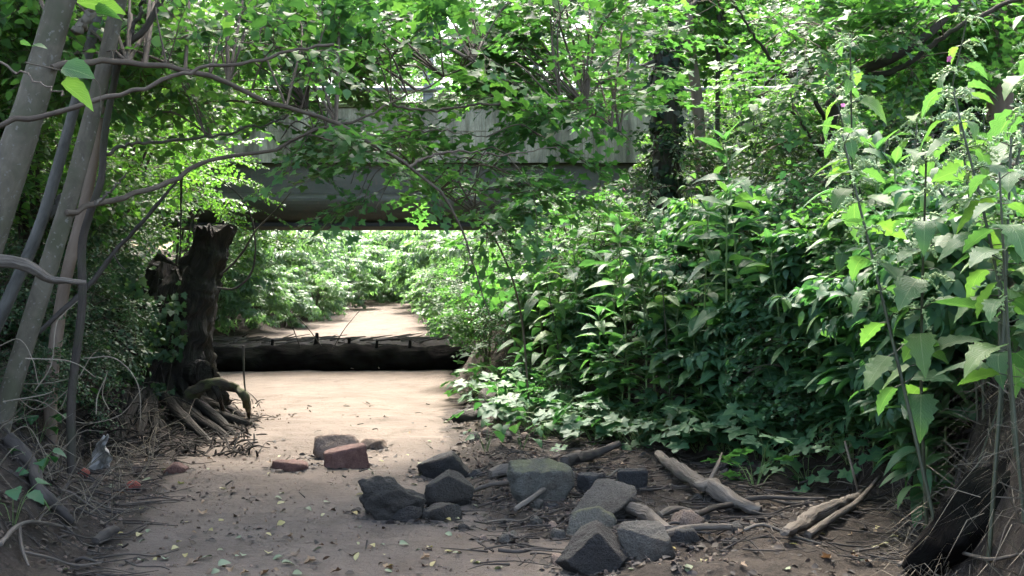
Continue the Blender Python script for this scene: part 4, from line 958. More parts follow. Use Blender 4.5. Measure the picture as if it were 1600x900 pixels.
# a few pink blossoms
for k, (px, py, Y) in enumerate([(1318, 165, 6.4), (975, 296, 8.9), (905, 292, 9.3), (1484, 92, 5.0)]):
    o = link('pink_blossom', PETAL); o.location = P(px, py, Y).tolist(); o.rotation_euler = (.9, .3 * k, k); o.scale = (.9, .9, .9)
    tag(o, ['pink blossom among leaves under the dark maple bough', 'pink blossom on the herbs before the dark ivy-clad trunk', 'pale pink blossom on the herbs before the bridge girder', 'tiny pink blossom among the nettle tops'][k], 'flower')

# low lobed ground herbs at the foot of the thicket
def low_proto(seed, n, lv, size, up):
    r = np.random.default_rng(seed); parts = []; g_ = Geo()
    for k in range(n):
        a = k * 2.4 + r.uniform(0, .6); ln = r.uniform(.08, .26); e = np.array([math.cos(a) * ln, math.sin(a) * ln, r.uniform(.06, .24) * up])
        tube(g_, smooth_path([(0, 0, -.03), e * .5 + [0, 0, .05], e], 6), [.0025, .0015], 4, None)
        d = np.array([math.cos(a), math.sin(a), r.normal(-.15, .2)])
        parts.append(('leaf', lv[r.integers(0, len(lv))], mat_leaf(e, d, np.array([0, 0, 1.]) + r.normal(0, .2, 3), size * r.uniform(.7, 1.2))))
    return g_.mesh('stems', M_GREENSTEM), parts
LOWP = [low_proto(740 + k, 9, L_LOW, .15, 1.0) for k in range(4)]
HEARTP = [low_proto(750 + k, 6, L_HEART, .13, 1.0) for k in range(2)]
LOWJ = []
for st_me, parts in LOWP:      # the same plants with leaves joined, for the small ones further off
    g_ = Geo()
    for nm, me, M in parts:
        V = np.zeros(len(me.vertices) * 3); me.vertices.foreach_get('co', V); V = V.reshape(-1, 3)
        Fi = np.zeros(len(me.polygons) * 3, np.int32); me.polygons.foreach_get('vertices', Fi)
        A_ = np.array(M); g_.add(V @ A_[:3, :3].T + A_[:3, 3], Fi.reshape(-1, 3))
    LOWJ.append(g_.mesh('leaves', M_LOW))
def low(name, proto, x, y, rz, s, label, cat, group, joined=None, tilt=(0, 0)):
    o = empty(name, (x, y, gh(x, y) - .01), label, cat, group); o.rotation_euler = (tilt[0], tilt[1], rz); o.scale = (s, s, s)
    c = bpy.data.objects.new('stems', proto[0]); COL.objects.link(c); c.parent = o
    if joined is not None:
        c = bpy.data.objects.new('leaves', joined); COL.objects.link(c); c.parent = o; c['kind'] = 'stuff'
    else:
        for nm, me, M in proto[1]:
            c = bpy.data.objects.new('leaf', me); COL.objects.link(c); c.parent = o; c.matrix_local = M
    return o
n_low = 0
for px, py in [(1195, 715), (1240, 700), (1290, 690), (1335, 670), (1230, 655), (1275, 640), (1330, 625), (1375, 655), (1260, 735), (1200, 670), (1180, 640), (1290, 590), (1340, 580), (1395, 590), (1240, 600), (1420, 640),
               (1500, 610), (1540, 560), (1160, 690), (1180, 745), (1330, 705), (1250, 560), (1310, 545), (1150, 655), (1220, 630)]:
    p = G(px, py + 18); s = .85 + .3 * R2_.uniform()
    low('ground_herb', LOWP[n_low % 4], p[0], p[1], n_low * 2.1, s, 'low herb with lobed leaves at the foot of the right bank thicket', 'plant', 'low lobed herbs on the right bank foot', None, (.35, .25)); n_low += 1
for k in range(100):
    y = R2_.uniform(6.9, 12.2); x = xr_at(y) + R2_.uniform(.02, 1.6)
    low('ground_herb', LOWP[k % 4], x, y, k, R2_.uniform(.8, 1.25), 'small ground herb growing under the tall herbs of the right bank', 'plant', 'ground herbs under the thicket', LOWJ[k % 4], (.2, .2))
for k in range(46):
    t_ = k / 45; px = 770 + 470 * t_ + R2_.normal(0, 14); py = np.interp(px, [740, 860, 1000, 1240], [640, 688, 704, 726]) - R2_.uniform(0, 34); p = G(px, py)
    low('ground_herb', LOWP[k % 4], p[0], p[1], k * 1.7, R2_.uniform(.95, 1.45), 'leafy ground herb spilling from the thicket foot towards the stones', 'plant', 'ground herbs spilling towards the stones', None if k % 3 == 0 else LOWJ[k % 4], (.2, R2_.normal(0, .2)))
for k, (px, py) in enumerate([(830, 640), (865, 665), (905, 680), (780, 668), (850, 690), (935, 670), (980, 680), (1135, 700), (1100, 690), (815, 700), (760, 705)]):
    p = G(px, py); low('creeping_herb', HEARTP[k % 2], p[0], p[1], k * 1.3, .8, 'small heart-leaved herb at the edge of the stones by the thicket', 'plant', 'heart-leaved herbs at the creek edge')
for k, (px, py) in enumerate([(20, 820), (60, 690), (30, 640), (110, 640), (200, 560), (170, 610), (60, 760), (25, 560), (140, 560), (235, 520)]):
    p = G(px, min(py, 850)); low('creeping_herb', HEARTP[k % 2], p[0], p[1], k * 1.3, .75, 'small ivy-like herb on the dark left bank', 'plant', 'small herbs on the left bank')

# ------------------------------------------------------------------ rotten stump on the left bank
sb = G(285, 668); SY = 9.3
st = empty('rotten_stump', (P(270, 640, SY)[0], SY, gh(P(270, 640, SY)[0], SY)), 'dark rotting tree stump with a tall splintered spire on the left bank', 'stump')
def jag(g, seed, amp):
    """splinter the top of a tube mesh: raise and drop its highest vertices"""
    V = np.vstack(g.V); zt = V[:, 2].max(); k = V[:, 2] > zt - .16
    n_ = fbm(V * np.array([14, 14, 2]) + seed, 2, seed); V[k, 2] += n_[k] * amp; g.V = [V]; g.F = [f for f in g.F]
def lumpy(g, seed, amp, sc):
    V = np.vstack(g.V); V += np.stack([fbm(V * sc, 4, seed), fbm(V * sc, 4, seed + 5), fbm(V * sc * .7, 3, seed + 9)], -1) * amp
    i = 0
    for k, v in enumerate(g.V): g.V[k] = V[i:i + len(v)]; i += len(v)
g = Geo(); tube(g, [P(258, 690, SY), P(256, 600, SY), P(262, 520, SY), P(274, 465, SY), P(282, 425, SY)], [.56, .38, .30, .25, .21], 72, 90, .34, 5, 12, cap=True, vs=.10, ragged=.16); lumpy(g, 3, .025, 7); g.build('trunk', M_STUMP, st)
g = Geo(); tube(g, [P(238, 640, SY - .05), P(264, 560, SY - .08), P(292, 490, SY - .05), P(316, 430, SY), P(334, 360, SY)], [.44, .31, .22, .165, .13], 64, 90, .34, 9, 14, cap=True, vs=.10, ragged=.14); lumpy(g, 7, .03, 8); tag(g.build('spire', M_STUMP, st), 'splintered spire of standing bark')
g = Geo(); tube(g, [P(165, 680, SY), P(185, 560, SY), P(210, 480, SY), P(225, 440, SY)], [.40, .28, .18, .08], 32, 44, .3, 12, 6); lumpy(g, 12, .08, 5); g.build('shoulder', M_STUMP, st)
g = Geo(); q = P(314, 583, SY - .35); tube(g, [q + [-.16, .2, 0], q, q + [.012, -.02, 0]], [.10, .105, .085], 20, 10, .06, 4, 12); tag(g.build('sawn_root', M_STUMP, st), 'round sawn root end')
rr = np.random.default_rng(3)
for k in range(24):
    a = rr.uniform(-.9, .25); px0 = rr.uniform(190, 325); p0 = P(px0, rr.uniform(575, 630), SY - .25)
    e = G(px0 + rr.uniform(-40, 95), rr.uniform(640, 690)) if k else G(395, 665)
    mid = (p0 + e) / 2 + [rr.normal(0, .05), -.04, .03]
    g = Geo(); tube(g, [p0, mid, e, e + (e - mid) * .3 - [0, 0, .06]], [rr.uniform(.035, .075), .035, .012], 9, 18, .25, k, 12); g.build('root', M_STUMP, st)
g = Geo(); tube(g, [P(290, 628, SY - .5), P(312, 606, SY - .55), P(340, 600, SY - .6), P(372, 606, SY - .62), P(384, 626, SY - .65), G(390, 652)], [.05, .048, .04, .034, .026, .014], 12, 40, .5, 21, 18); lumpy(g, 14, .012, 14); tag(g.build('mossy_root', M_MOSSWOOD, st), 'moss-grown root arching clear of the sand')
g = Geo(); tube(g, [P(335, 602, SY - .6), P(344, 624, SY - .62), G(352, 655)], [.03, .022, .012], 9, 16, .3, 77, 14); g.build('root', M_STUMP, st)
gR = Geo()
for k in range(420):
    e0 = G(rr.uniform(120, 408), rr.uniform(628, 715)); d = rr.normal(0, 1, 3) * [.12, .12, .05]; tube(gR, smooth_path([e0, e0 + d * .5 + [0, 0, rr.uniform(.01, .05)], e0 + d], 6), [rr.uniform(.004, .010), .002], 4, None)
gR.build('root_mat', M_STUMP, st)['kind'] = 'stuff'
rv = np.random.default_rng(8); gi = Geo(); n = 1100
px_ = rv.uniform(120, 290, n); py_ = rv.uniform(400, 640, n); Yv = SY - .28 - .16 * np.sin(np.clip((px_ - 120) / 170, 0, 1) * math.pi) - rv.uniform(0, .12, n); Wp = np.stack([(px_ - 800) / F * Yv, Yv, CZ + (HY - py_) / F * Yv], -1)
kp = vnoise(Wp * 4, 3) > -.15; put_leaves(gi, IVY_T[0], Wp[kp], frames(rv.normal(0, .5, (kp.sum(), 3)) + [0, -.2, -.6], rv.normal(0, .3, (kp.sum(), 3)) + [0, -1, .3]), rv.uniform(.035, .08, kp.sum()))
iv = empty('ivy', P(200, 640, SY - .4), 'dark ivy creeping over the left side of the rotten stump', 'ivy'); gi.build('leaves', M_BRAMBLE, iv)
gi = Geo()
for k in range(14):
    q0 = P(rv.uniform(130, 280), 650, SY - .42); q1 = P(rv.uniform(130, 285), rv.uniform(420, 540), SY - .4); tube(gi, smooth_path([q0, (q0 + q1) / 2 + rv.normal(0, .05, 3), q1], 8), [.006, .003], 5, None)
gi.build('vines', M_DARKBARK, iv)
# bare bough lying against the left bank
def wood(name, pts, rad, label, mat=M_DRIFT, cat='branch', group=None, sides=12, n=28, rough=.14, seed=0, subs=()):
    pts = np.array(pts, float); o = empty(name, pts[len(pts) // 2], label, cat, group)
    g = Geo(); tube(g, pts, rad, sides, n, rough * 1.5, seed + 50, 14, vs=.25); lumpy(g, seed, min(.012, float(np.max(rad)) * .3), 16); g.build('stem', mat, o)
    for sp, sr in subs:
        g = Geo(); tube(g, sp, sr, 7, 14, .12, seed + 60, 14); g.build('side_branch', mat, o)
    return o
wood('broken_bough', stem_px([(-60, 402), (20, 410), (55, 420), (80, 436), (104, 438), (134, 442)], [5.0, 5.1, 5.15, 5.2, 5.2, 5.25]), [.026, .028, .025, .022, .019, .012], 'broken bare bough poking in from the left edge', M_DRIFT, 'branch', None, 14, 40, .16, 3)
wood('dead_branch', stem_px([(60, 520), (140, 445), (178, 395), (215, 355), (262, 300), (285, 270)], [6.6, 6.8, 7, 7, 7, 7]), [.016, .014, .011, .007], 'thin dead branch slanting up in front of the stump', M_DRIFTDARK, seed=5, subs=((stem_px([(178, 398), (186, 412), (196, 422)], 6.95), [.006, .003]),))
# fallen trunk across the creek below the bridge
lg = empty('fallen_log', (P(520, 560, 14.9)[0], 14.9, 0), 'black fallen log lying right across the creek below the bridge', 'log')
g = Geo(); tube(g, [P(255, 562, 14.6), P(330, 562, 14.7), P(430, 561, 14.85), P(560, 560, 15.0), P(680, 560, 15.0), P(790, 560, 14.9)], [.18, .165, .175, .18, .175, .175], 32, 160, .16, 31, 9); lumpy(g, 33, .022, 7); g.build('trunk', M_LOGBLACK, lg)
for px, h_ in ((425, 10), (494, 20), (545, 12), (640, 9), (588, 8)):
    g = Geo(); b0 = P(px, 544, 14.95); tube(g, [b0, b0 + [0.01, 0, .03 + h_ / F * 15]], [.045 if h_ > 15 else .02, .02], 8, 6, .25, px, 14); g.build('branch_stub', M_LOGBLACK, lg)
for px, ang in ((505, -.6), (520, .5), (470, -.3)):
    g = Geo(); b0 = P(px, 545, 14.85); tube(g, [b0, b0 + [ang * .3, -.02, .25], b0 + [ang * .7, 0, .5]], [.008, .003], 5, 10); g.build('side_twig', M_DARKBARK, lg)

# ------------------------------------------------------------------ stones
def ico(sub):
    import bmesh
    bm = bmesh.new(); bmesh.ops.create_icosphere(bm, subdivisions=sub, radius=1); bm.verts.ensure_lookup_table()
    V = np.array([v.co[:] for v in bm.verts]); Fc = np.array([[v.index for v in f.verts] for f in bm.faces]); bm.free(); return V, Fc
ICO = ico(5); ICO4 = ico(4); ICO3 = ico(3)
def rock_mesh(seed, dims, planes=11, rough=.05, mat=M_BASALT, base=None, ic=ICO4, cuts=()):
    r = np.random.default_rng(seed); D, Fc = base or ic
    n = nrm(r.normal(0, 1, (planes, 3))); dd = r.uniform(.62, .95, planes)
    for c in cuts: n = np.vstack([n, nrm(c[:3])]); dd = np.append(dd, c[3])
    q = D @ n.T; rad = np.min(np.where(q > .05, dd[None] / np.maximum(q, .05), 9), axis=1); rad = np.minimum(rad, 1.15)
    V = D * rad[:, None]; V = V * (1 + 1.5 * rough * fbm(V * 2.3 + seed, 4, seed)[:, None] + .02 * fbm(V * 9 + seed, 3, seed + 3)[:, None])
    lo, hi = V.min(0), V.max(0); V = (V - (lo + hi) / 2) / (hi - lo) * np.asarray(dims)
    g_ = Geo(); g_.add(V, Fc, smooth=True); return g_.mesh('stone', mat)
ROCKS = []
def rock(name, x0, x1, y0, y1, mat, label, seed, depth=.8, sink=.12, rot=0.0, tilt=(0, 0), planes=11, rough=.05, cat='stone', group=None, ic=None, cuts=()):
    sink = sink + .38; p = G((x0 + x1) / 2, y1 - 4); w = (x1 - x0) / F * p[1]; h = (y1 - y0) / F * p[1]
    me = rock_mesh(seed, (w, w * depth, h * (1 + sink)), planes, rough, mat, None, ic or (ICO4 if w > .12 else ICO3), cuts)
    o = link(name, me); zc = h * (1 + sink) / 2 - h * sink
    ROCKS.append((p[0], p[1] + w * depth * .4, w, depth))
    o.location = (p[0], p[1] + w * depth * .4, gh(p[0], p[1] + w * depth * .3) * .5 + p[2] * .5 + zc); o.rotation_euler = (tilt[0], tilt[1], rot)
    return tag(o, label, cat, group)
flat = ((0, 0, 1, .5), (0, 0, -1, .5))
rock('boulder', 552, 664, 754, 816, M_BASALT, 'big dark rough boulder lying on the sand', 1, .75, .1, 0, (0, .1), 9, .10, ic=ICO)
rock('stone_block', 656, 738, 744, 798, M_BASALT, 'dark angular block leaning on the big boulder', 2, .8, .1, .3, (0, .15), 6, .03, cuts=((.2, -1, .3, .6), (.3, -.2, 1, .55), (-.5, 0, 1, .6)), ic=ICO)
rock('stone_block', 648, 742, 714, 756, M_BLACKROCK, 'pointed dark rock behind the angular block', 3, .7, .25, 0, (0, .1), 7, .05, cuts=((-.7, 0, 1, .5), (.9, 0, .6, .55)))
rock('flat_stone', 657, 722, 794, 818, M_BASALT, 'small flat dark stone in front of the angular block', 4, .7, .2, 0, (0, 0), 8, .05)
rock('flat_stone', 612, 662, 798, 820, M_BLACKROCK, 'small wedge of dark stone under the big boulder', 5, .7, .2, .4, (0, -.3), 8, .05)
rock('mossy_boulder', 790, 898, 728, 786, M_MOSSROCK, 'square mossy boulder beside the twig heap', 6, .8, .1, .2, (.1, 0), 6, .05, cuts=((0, -1, .2, .62), (0, -.3, 1, .55)), ic=ICO)
rock('grey_slab', 884, 1005, 774, 818, M_GREYROCK, 'pale grey sloping slab among the debris', 7, .9, .2, .1, (.15, -.25), 7, .06, cuts=((-.3, -.5, 1, .42),), ic=ICO)
rock('leaning_slab', 880, 965, 796, 838, M_MOSSROCK, 'thin dull slab leaning under the pale grey one', 8, .35, .3, .5, (-.3, -.5), 6, .03, cuts=((0, -1, .8, .3), (0, 1, -.8, .3)))
rock('slate', 964, 1012, 737, 768, M_SLATE, 'upright bluish slate at the back of the debris', 9, .35, .2, .1, (.3, 0), 5, .02, cuts=((0, -1, .2, .4), (0, 0, 1, .6), (1, 0, 0, .65), (-1, 0, 0, .65)))
rock('slate', 902, 952, 745, 774, M_SLATE, 'low bluish slate block right of the mossy boulder', 10, .8, .2, .1, (0, 0), 6, .03, cuts=flat)
rock('black_rock', 868, 988, 828, 900, M_BLACKROCK, 'black pointed rock at the bottom edge', 11, .7, .1, 0, (0, 0), 6, .05, cuts=((-.75, -.2, .8, .45), (.8, -.2, .7, .5), (0, -1, .4, .5)), ic=ICO)
rock('grey_rock', 962, 1064, 826, 882, M_GREYROCK, 'pale grey faceted rock beside the black pointed one', 12, .8, .1, .2, (.1, .25), 7, .06, cuts=((-.4, -.3, 1, .55), (-.8, -.8, .2, .6)), ic=ICO)
rock('flat_stone', 1030, 1102, 832, 854, M_SLATE, 'flat bluish stone right of the pale grey rock', 13, .8, .2, .2, (0, .1), 7, .04, cuts=flat)
rock('flat_stone', 1048, 1104, 803, 832, M_BROWNSTONE, 'rounded brown stone under the crossing sticks', 14, .8, .2, 0, (0, 0), 9, .05)
rock('sandstone_block', 500, 573, 706, 736, M_SANDSTONE, 'broken red sandstone block half buried in the sand', 15, .75, .6, .25, (0, -.18), 4, .03, cuts=((0, -1, .1, .5), (0, 0, 1, .5), (1, 0, 0, .62), (-1, 0, .1, .62)))
rock('sandstone_slab', 486, 562, 686, 722, M_BROWNSTONE, 'brown sandstone slab tilted behind the red block', 16, .6, .3, .1, (.4, .1), 6, .05, cuts=((0, -.4, 1, .45),))
rock('sandstone_slab', 418, 478, 728, 740, M_SANDSTONE, 'flat reddish stone sunk in the sand left of the red block', 17, .9, 1.2, .1, (0, .1), 9, .05, cuts=flat)
rock('sandstone_slab', 562, 604, 690, 706, M_BROWNSTONE, 'small brown stone right of the red block', 18, .8, .4, .1, (0, .1), 9, .05)
rock('creek_stone', 746, 824, 612, 652, M_GREYROCK, 'wide grey stone at the creek edge under the maple bushes', 19, .8, .2, .1, (.1, 0), 8, .05, cuts=((0, -.2, 1, .55),))
rock('creek_stone', 702, 756, 642, 664, M_BASALT, 'dark low stone at the creek edge', 20, .8, .3, .1, (0, .2), 8, .06)
rock('creek_stone', 766, 798, 647, 662, M_GREYROCK, 'small pale stone in front of the wide grey one', 21, .8, .3, .1, (0, 0), 8, .05)
rock('creek_stone', 735, 790, 600, 622, M_BASALT, 'dark stone behind the wide grey one at the creek edge', 22, .8, .3, .1, (0, 0), 8, .05)
rock('brick_fragment', 194, 218, 756, 770, M_BRICK, 'small bright red brick fragment on the left sand edge', 23, .7, .3, .2, (0, .1), 5, .03, 'brick')
rock('brick_fragment', 118, 138, 736, 748, M_BRICK, 'dull red brick fragment among the roots beside the white plastic', 24, .7, .3, .4, (0, .1), 5, .03, 'brick')
rock('tile_shard', 254, 292, 728, 744, M_SANDSTONE, 'brown clay tile shard lying on the sand edge', 25, .6, .3, .3, (0, .25), 5, .03, 'tile')
rock('tile_shard', 203, 222, 728, 742, M_BROWNSTONE, 'small orange brown shard next to the white plastic', 26, .6, .3, .3, (0, .1), 5, .03, 'tile')
rs = np.random.default_rng(41)
for k in range(46):
    px, py = (rs.uniform(700, 1150), rs.uniform(730, 895)) if k < 34 else (rs.uniform(690, 830), rs.uniform(640, 700))
    w = rs.uniform(10, 30)
    rock('pebble', px, px + w, py - w * .55, py, (M_BASALT, M_GREYROCK, M_BROWNSTONE, M_SLATE)[k % 4], 'small stone lying among the twigs of the debris heap' if k < 34 else 'small stone on the creek edge below the maple bushes', 100 + k, .8, .3, k, (0, rs.normal(0, .2)), 8, .05, 'stone', 'small stones in the debris' if k < 34 else 'small stones at the creek edge', ICO3)

# ------------------------------------------------------------------ driftwood
def gp(px, py, z): return G(px, py) + np.array([0, 0, z])
wood('driftwood_log', [gp(1030, 728, .07), gp(1062, 756, .085), gp(1096, 778, .07), gp(1112, 782, .075), gp(1150, 800, .05), gp(1188, 806, .03)], [.026, .042, .038, .049, .038, .018], 'thick pale driftwood limb with a knot lying on the debris', M_DRIFT, 'log', None, 18, 50, .10, 1, subs=(([gp(1110, 780, .1), gp(1122, 770, .16), gp(1128, 756, .18)], [.014, .004]),))
wood('driftwood_branch', [gp(1085, 822, .05), gp(1130, 808, .06), gp(1190, 797, .06), gp(1290, 795, .05)], [.018, .016, .013, .008], 'long thin stick running right from the pale driftwood limb', M_DRIFTDARK, seed=2)
wood('driftwood_log', [gp(1228, 850, .05), gp(1262, 832, .06), gp(1300, 812, .06), gp(1330, 795, .05), gp(1352, 778, .05)], [.020, .038, .033, .024, .012], 'weathered grey log stub lying on the dark mud towards the right', M_DRIFT, 'log', None, 16, 40, .12, 3, subs=(([gp(1262, 846, .03), gp(1300, 826, .05), gp(1340, 802, .06), gp(1375, 770, .09)], [.02, .018, .01]),))
wood('driftwood_branch', [gp(985, 815, .07), gp(1012, 826, .065), gp(1045, 846, .04)], [.03, .034, .028], 'short thick stick end beside the pale grey slab', M_DRIFT, seed=4)
wood('driftwood_branch', [gp(1030, 826, .06), gp(1052, 818, .07), gp(1078, 818, .06)], [.016, .017, .014], 'short pale stick crossing the thick stick end', M_DRIFT, seed=5)
wood('driftwood_branch', [gp(1040, 850, .04), gp(1090, 842, .05), gp(1145, 840, .05)], [.02, .019, .013], 'pale stick lying along the flat bluish stone', M_DRIFT, seed=6)
wood('driftwood_branch', [gp(804, 806, .03), gp(845, 786, .06), gp(888, 760, .1)], [.013, .012, .009], 'thin stick propped on the mossy boulder', M_DRIFT, seed=7)
wood('driftwood_branch', [gp(880, 736, .05), gp(920, 726, .06), gp(966, 712, .07)], [.04, .036, .025], 'dark rotten branch behind the bluish slate block', M_DRIFTDARK, seed=8)
wood('driftwood_branch', [gp(765, 752, .04), gp(800, 745, .05), gp(850, 736, .06)], [.032, .032, .026], 'peeling branch behind the mossy boulder', M_DRIFT, seed=9)
wood('driftwood_branch', [gp(740, 775, .03), gp(770, 768, .04), gp(800, 765, .04)], [.014, .013, .01], 'pale stick left of the mossy boulder', M_DRIFT, seed=10)
wood('driftwood_branch', [gp(150, 856, .03), gp(165, 848, .04), gp(180, 840, .035)], [.022, .026, .022], 'short stick end on the left sand edge', M_DRIFTDARK, seed=11)
wood('driftwood_branch', [gp(0, 870, .05), gp(30, 850, .08), gp(60, 838, .06), gp(110, 838, .04)], [.010, .009, .006], 'forked dead twig in the bottom left corner', M_DRIFT, seed=12, subs=(([gp(30, 850, .08), gp(34, 874, .05), gp(45, 892, .02)], [.009, .005]), ([gp(60, 838, .06), gp(72, 826, .1)], [.006, .003])))
wood('exposed_root', [gp(15, 700, .05), gp(48, 745, .06), gp(62, 785, .05), gp(90, 806, .04), gp(112, 824, .02)], [.03, .033, .03, .026, .018], 'exposed root snaking down the left bank', M_DRIFTDARK, 'root', None, seed=13)
wood('driftwood_branch', [gp(88, 795, .03), gp(108, 772, .06), gp(130, 765, .05), gp(150, 762, .03)], [.009, .008, .004], 'thin hooked stick below the white plastic', M_DRIFTDARK, seed=14)
wood('driftwood_branch', [gp(1405, 895, .03), gp(1440, 885, .06), gp(1480, 880, .06), gp(1540, 890, .04), gp(1600, 884, .04)], [.009, .008, .006], 'thin arched stick at the bottom right corner', M_DRIFT, seed=15)
wood('rotten_log', [gp(1425, 893, .0), P(1500, 835, 4.6), P(1560, 795, 4.5), P(1680, 740, 4.3)], [.05, .11, .15, .17], 'black hollow log jutting from the right bank in the corner', M_LOGBLACK, 'log', None, 20, 50, .25, 16)
wood('log_stub', [P(1578, 832, 4.35), P(1605, 822, 4.4), P(1680, 815, 4.5)], [.028, .034, .036], 'pale broken branch end against the black hollow log', M_DRIFT, 'branch', None, 14, 20, .12, 17)
wood('cut_cane', [gp(1345, 785, .0), P(1334, 740, 6.1), P(1320, 690, 6.1)], [.008, .006], 'upright dry cane before the low herbs', M_DRYSTEM, 'cane', None, 6, 12, .03, 18)
# dry bramble canes looping over the left bank
cn = [[(15, 610), (60, 640), (115, 600), (140, 560), (155, 545)], [(10, 630), (60, 626), (120, 660), (185, 650), (220, 610), (228, 605)], [(20, 600), (80, 598), (130, 585)], [(150, 648), (152, 620), (165, 590)], [(55, 610), (80, 570), (87, 510), (100, 490), (122, 470)],
      [(0, 690), (45, 668), (78, 740), (88, 790)], [(130, 560), (180, 560), (215, 600), (220, 660)], [(5, 628), (75, 615), (85, 605)], [(40, 560), (110, 565), (150, 590)], [(95, 640), (110, 600), (118, 560)], [(170, 640), (160, 615), (168, 580)], [(0, 540), (30, 530), (50, 560), (60, 600)]]
for k, c_ in enumerate(cn):
    wood('dry_cane', stem_px(c_, R_.uniform(5.4, 6.6)), [.003, .0026, .0016], 'pale dry cane looping over the dark left bank', M_DRYSTEM, 'cane', 'dry canes on the left bank', 6, 22, .05, 20 + k)
# looping bramble shoots hanging beside the stump
for k, (c_, Y, lb) in enumerate([([(345, 430), (375, 400), (400, 360), (430, 330), (455, 300)], 8.6, 'bramble shoot rising from the stump towards the girder'), ([(340, 450), (370, 450), (395, 420), (398, 370), (385, 320), (350, 285), (320, 270)], 8.4, 'long looping bramble shoot right of the stump spire'), ([(283, 270), (283, 330), (282, 385)], 8.0, 'straight thin shoot hanging left of the stump spire'), ([(380, 540), (382, 600), (390, 635)], 8.6, 'thin shoot with few leaves hanging before the bright sand')]):
    wood('bramble_shoot', stem_px(c_, Y), [.010, .007, .004], lb, M_DARKBARK, 'shoot', None, 6, 26, .05, 40 + k)
# ------------------------------------------------------------------ white plastic caught among the roots
rg = G(158, 738); g = Geo(); nu, nv = 16, 26; uu, vv = np.meshgrid(np.linspace(0, 1, nu), np.linspace(0, 1, nv))
wdt = .055 * np.interp(vv, [0, .25, .5, .7, 1], [1.5, 1.25, .95, .4, .16]); Vr = np.stack([(uu - .5) * 2 * wdt + .05 * vv ** 2 + .015 * fbm(np.stack([uu * 3, vv * 4, 0 * uu], -1), 2, 6), -.05 + .07 * np.cos((uu - .5) * 3) * wdt / .055 + .04 * fbm(np.stack([uu * 5, vv * 5, 0 * uu], -1), 3, 2), .235 * vv + .012 * fbm(np.stack([uu * 6, vv * 3, 0 * uu], -1), 2, 4)], -1)
i_ = np.arange(nv - 1)[:, None] * nu + np.arange(nu - 1)[None, :]
g.add(Vr.reshape(-1, 3) + rg, np.stack([i_, i_ + 1, i_ + nu + 1, i_ + nu], -1).reshape(-1, 4)); o = g.build('plastic_rag', M_RAG); tag(o, 'crumpled dirty white plastic rag standing among the left bank roots', 'rag')
sm = o.modifiers.new('thickness', 'SOLIDIFY'); sm.thickness = .002

# ------------------------------------------------------------------ fallen leaves, litter, dry grass
def curled(tpl, mat, seed):
    V, Fc, U = tpl; V = V.copy(); r = random.Random(seed); V[:, 2] += .25 * (V[:, 0] ** 2) * r.uniform(.5, 3) - .1 * r.uniform(0, 1) * V[:, 1] ** 2 + .12
    g_ = Geo(); g_.add(V, Fc, uv=U); return g_.mesh('fallen_leaf', mat)
FL = {'g': [curled(lance(6, .6, .2, .1, 0, .42), M_DEADGREEN, 1), curled(OVATE[0], M_DEADGREEN, 2), curled(lance(6, .75, .35, .3, 0, .38), M_DEADGREEN, 3)],
      'y': [curled(lance(6, .5, .3, .2, 0, .45), M_DEADYELLOW, 4), curled(OVATE[1], M_DEADYELLOW, 5)],
      'b': [curled(lance(6, .5, .5, .5, 0, .45), M_DEADBROWN, 6), curled(maple_leaf(.5, .9, 5), M_DEADBROWN, 7)]}
FLAB = {'g': ('pale green fallen leaf lying on the creek bed', 'pale green fallen leaves'), 'y': ('yellow fallen leaf lying on the creek bed', 'yellow fallen leaves'), 'b': ('brown curled fallen leaf lying on the creek bed', 'brown fallen leaves')}
rf = np.random.default_rng(77)
def fallen(kind, px, py, size):
    p = G(px, py); o = bpy.data.objects.new('fallen_leaf', FL[kind][rf.integers(0, len(FL[kind]))]); COL.objects.link(o)
    o.location = (p[0], p[1], p[2] + .004); o.rotation_euler = (rf.normal(0, .22), rf.normal(0, .22), rf.uniform(0, 6.28)); o.scale = (size,) * 3
    tag(o, FLAB[kind][0], 'leaf', FLAB[kind][1])
for px, py, s in ((503, 859, .055), (440, 884, .06), (545, 666, .05), (720, 868, .05), (785, 890, .05), (108, 893, .06), (235, 752, .07), (180, 762, .06), (378, 872, .045), (600, 895, .05), (695, 836, .05), (1338, 873, .05), (980, 893, .08), (1235, 893, .05)): fallen('g', px, py, s)
for k in range(230):
    t = rf.uniform()
    if t < .62:
        px, py = rf.uniform(180, 760), 670 + 228 * rf.uniform() ** .6
        if px < 260 and py < 700: px += 150
    elif t < .85: px, py = rf.uniform(900, 1480), rf.uniform(820, 898)
    else: px, py = rf.uniform(690, 1000), rf.uniform(640, 760)
    kd = rf.choice(['g', 'y', 'b'], p=[.24, .26, .5]); fallen(kd, px, py, rf.uniform(.025, .06))
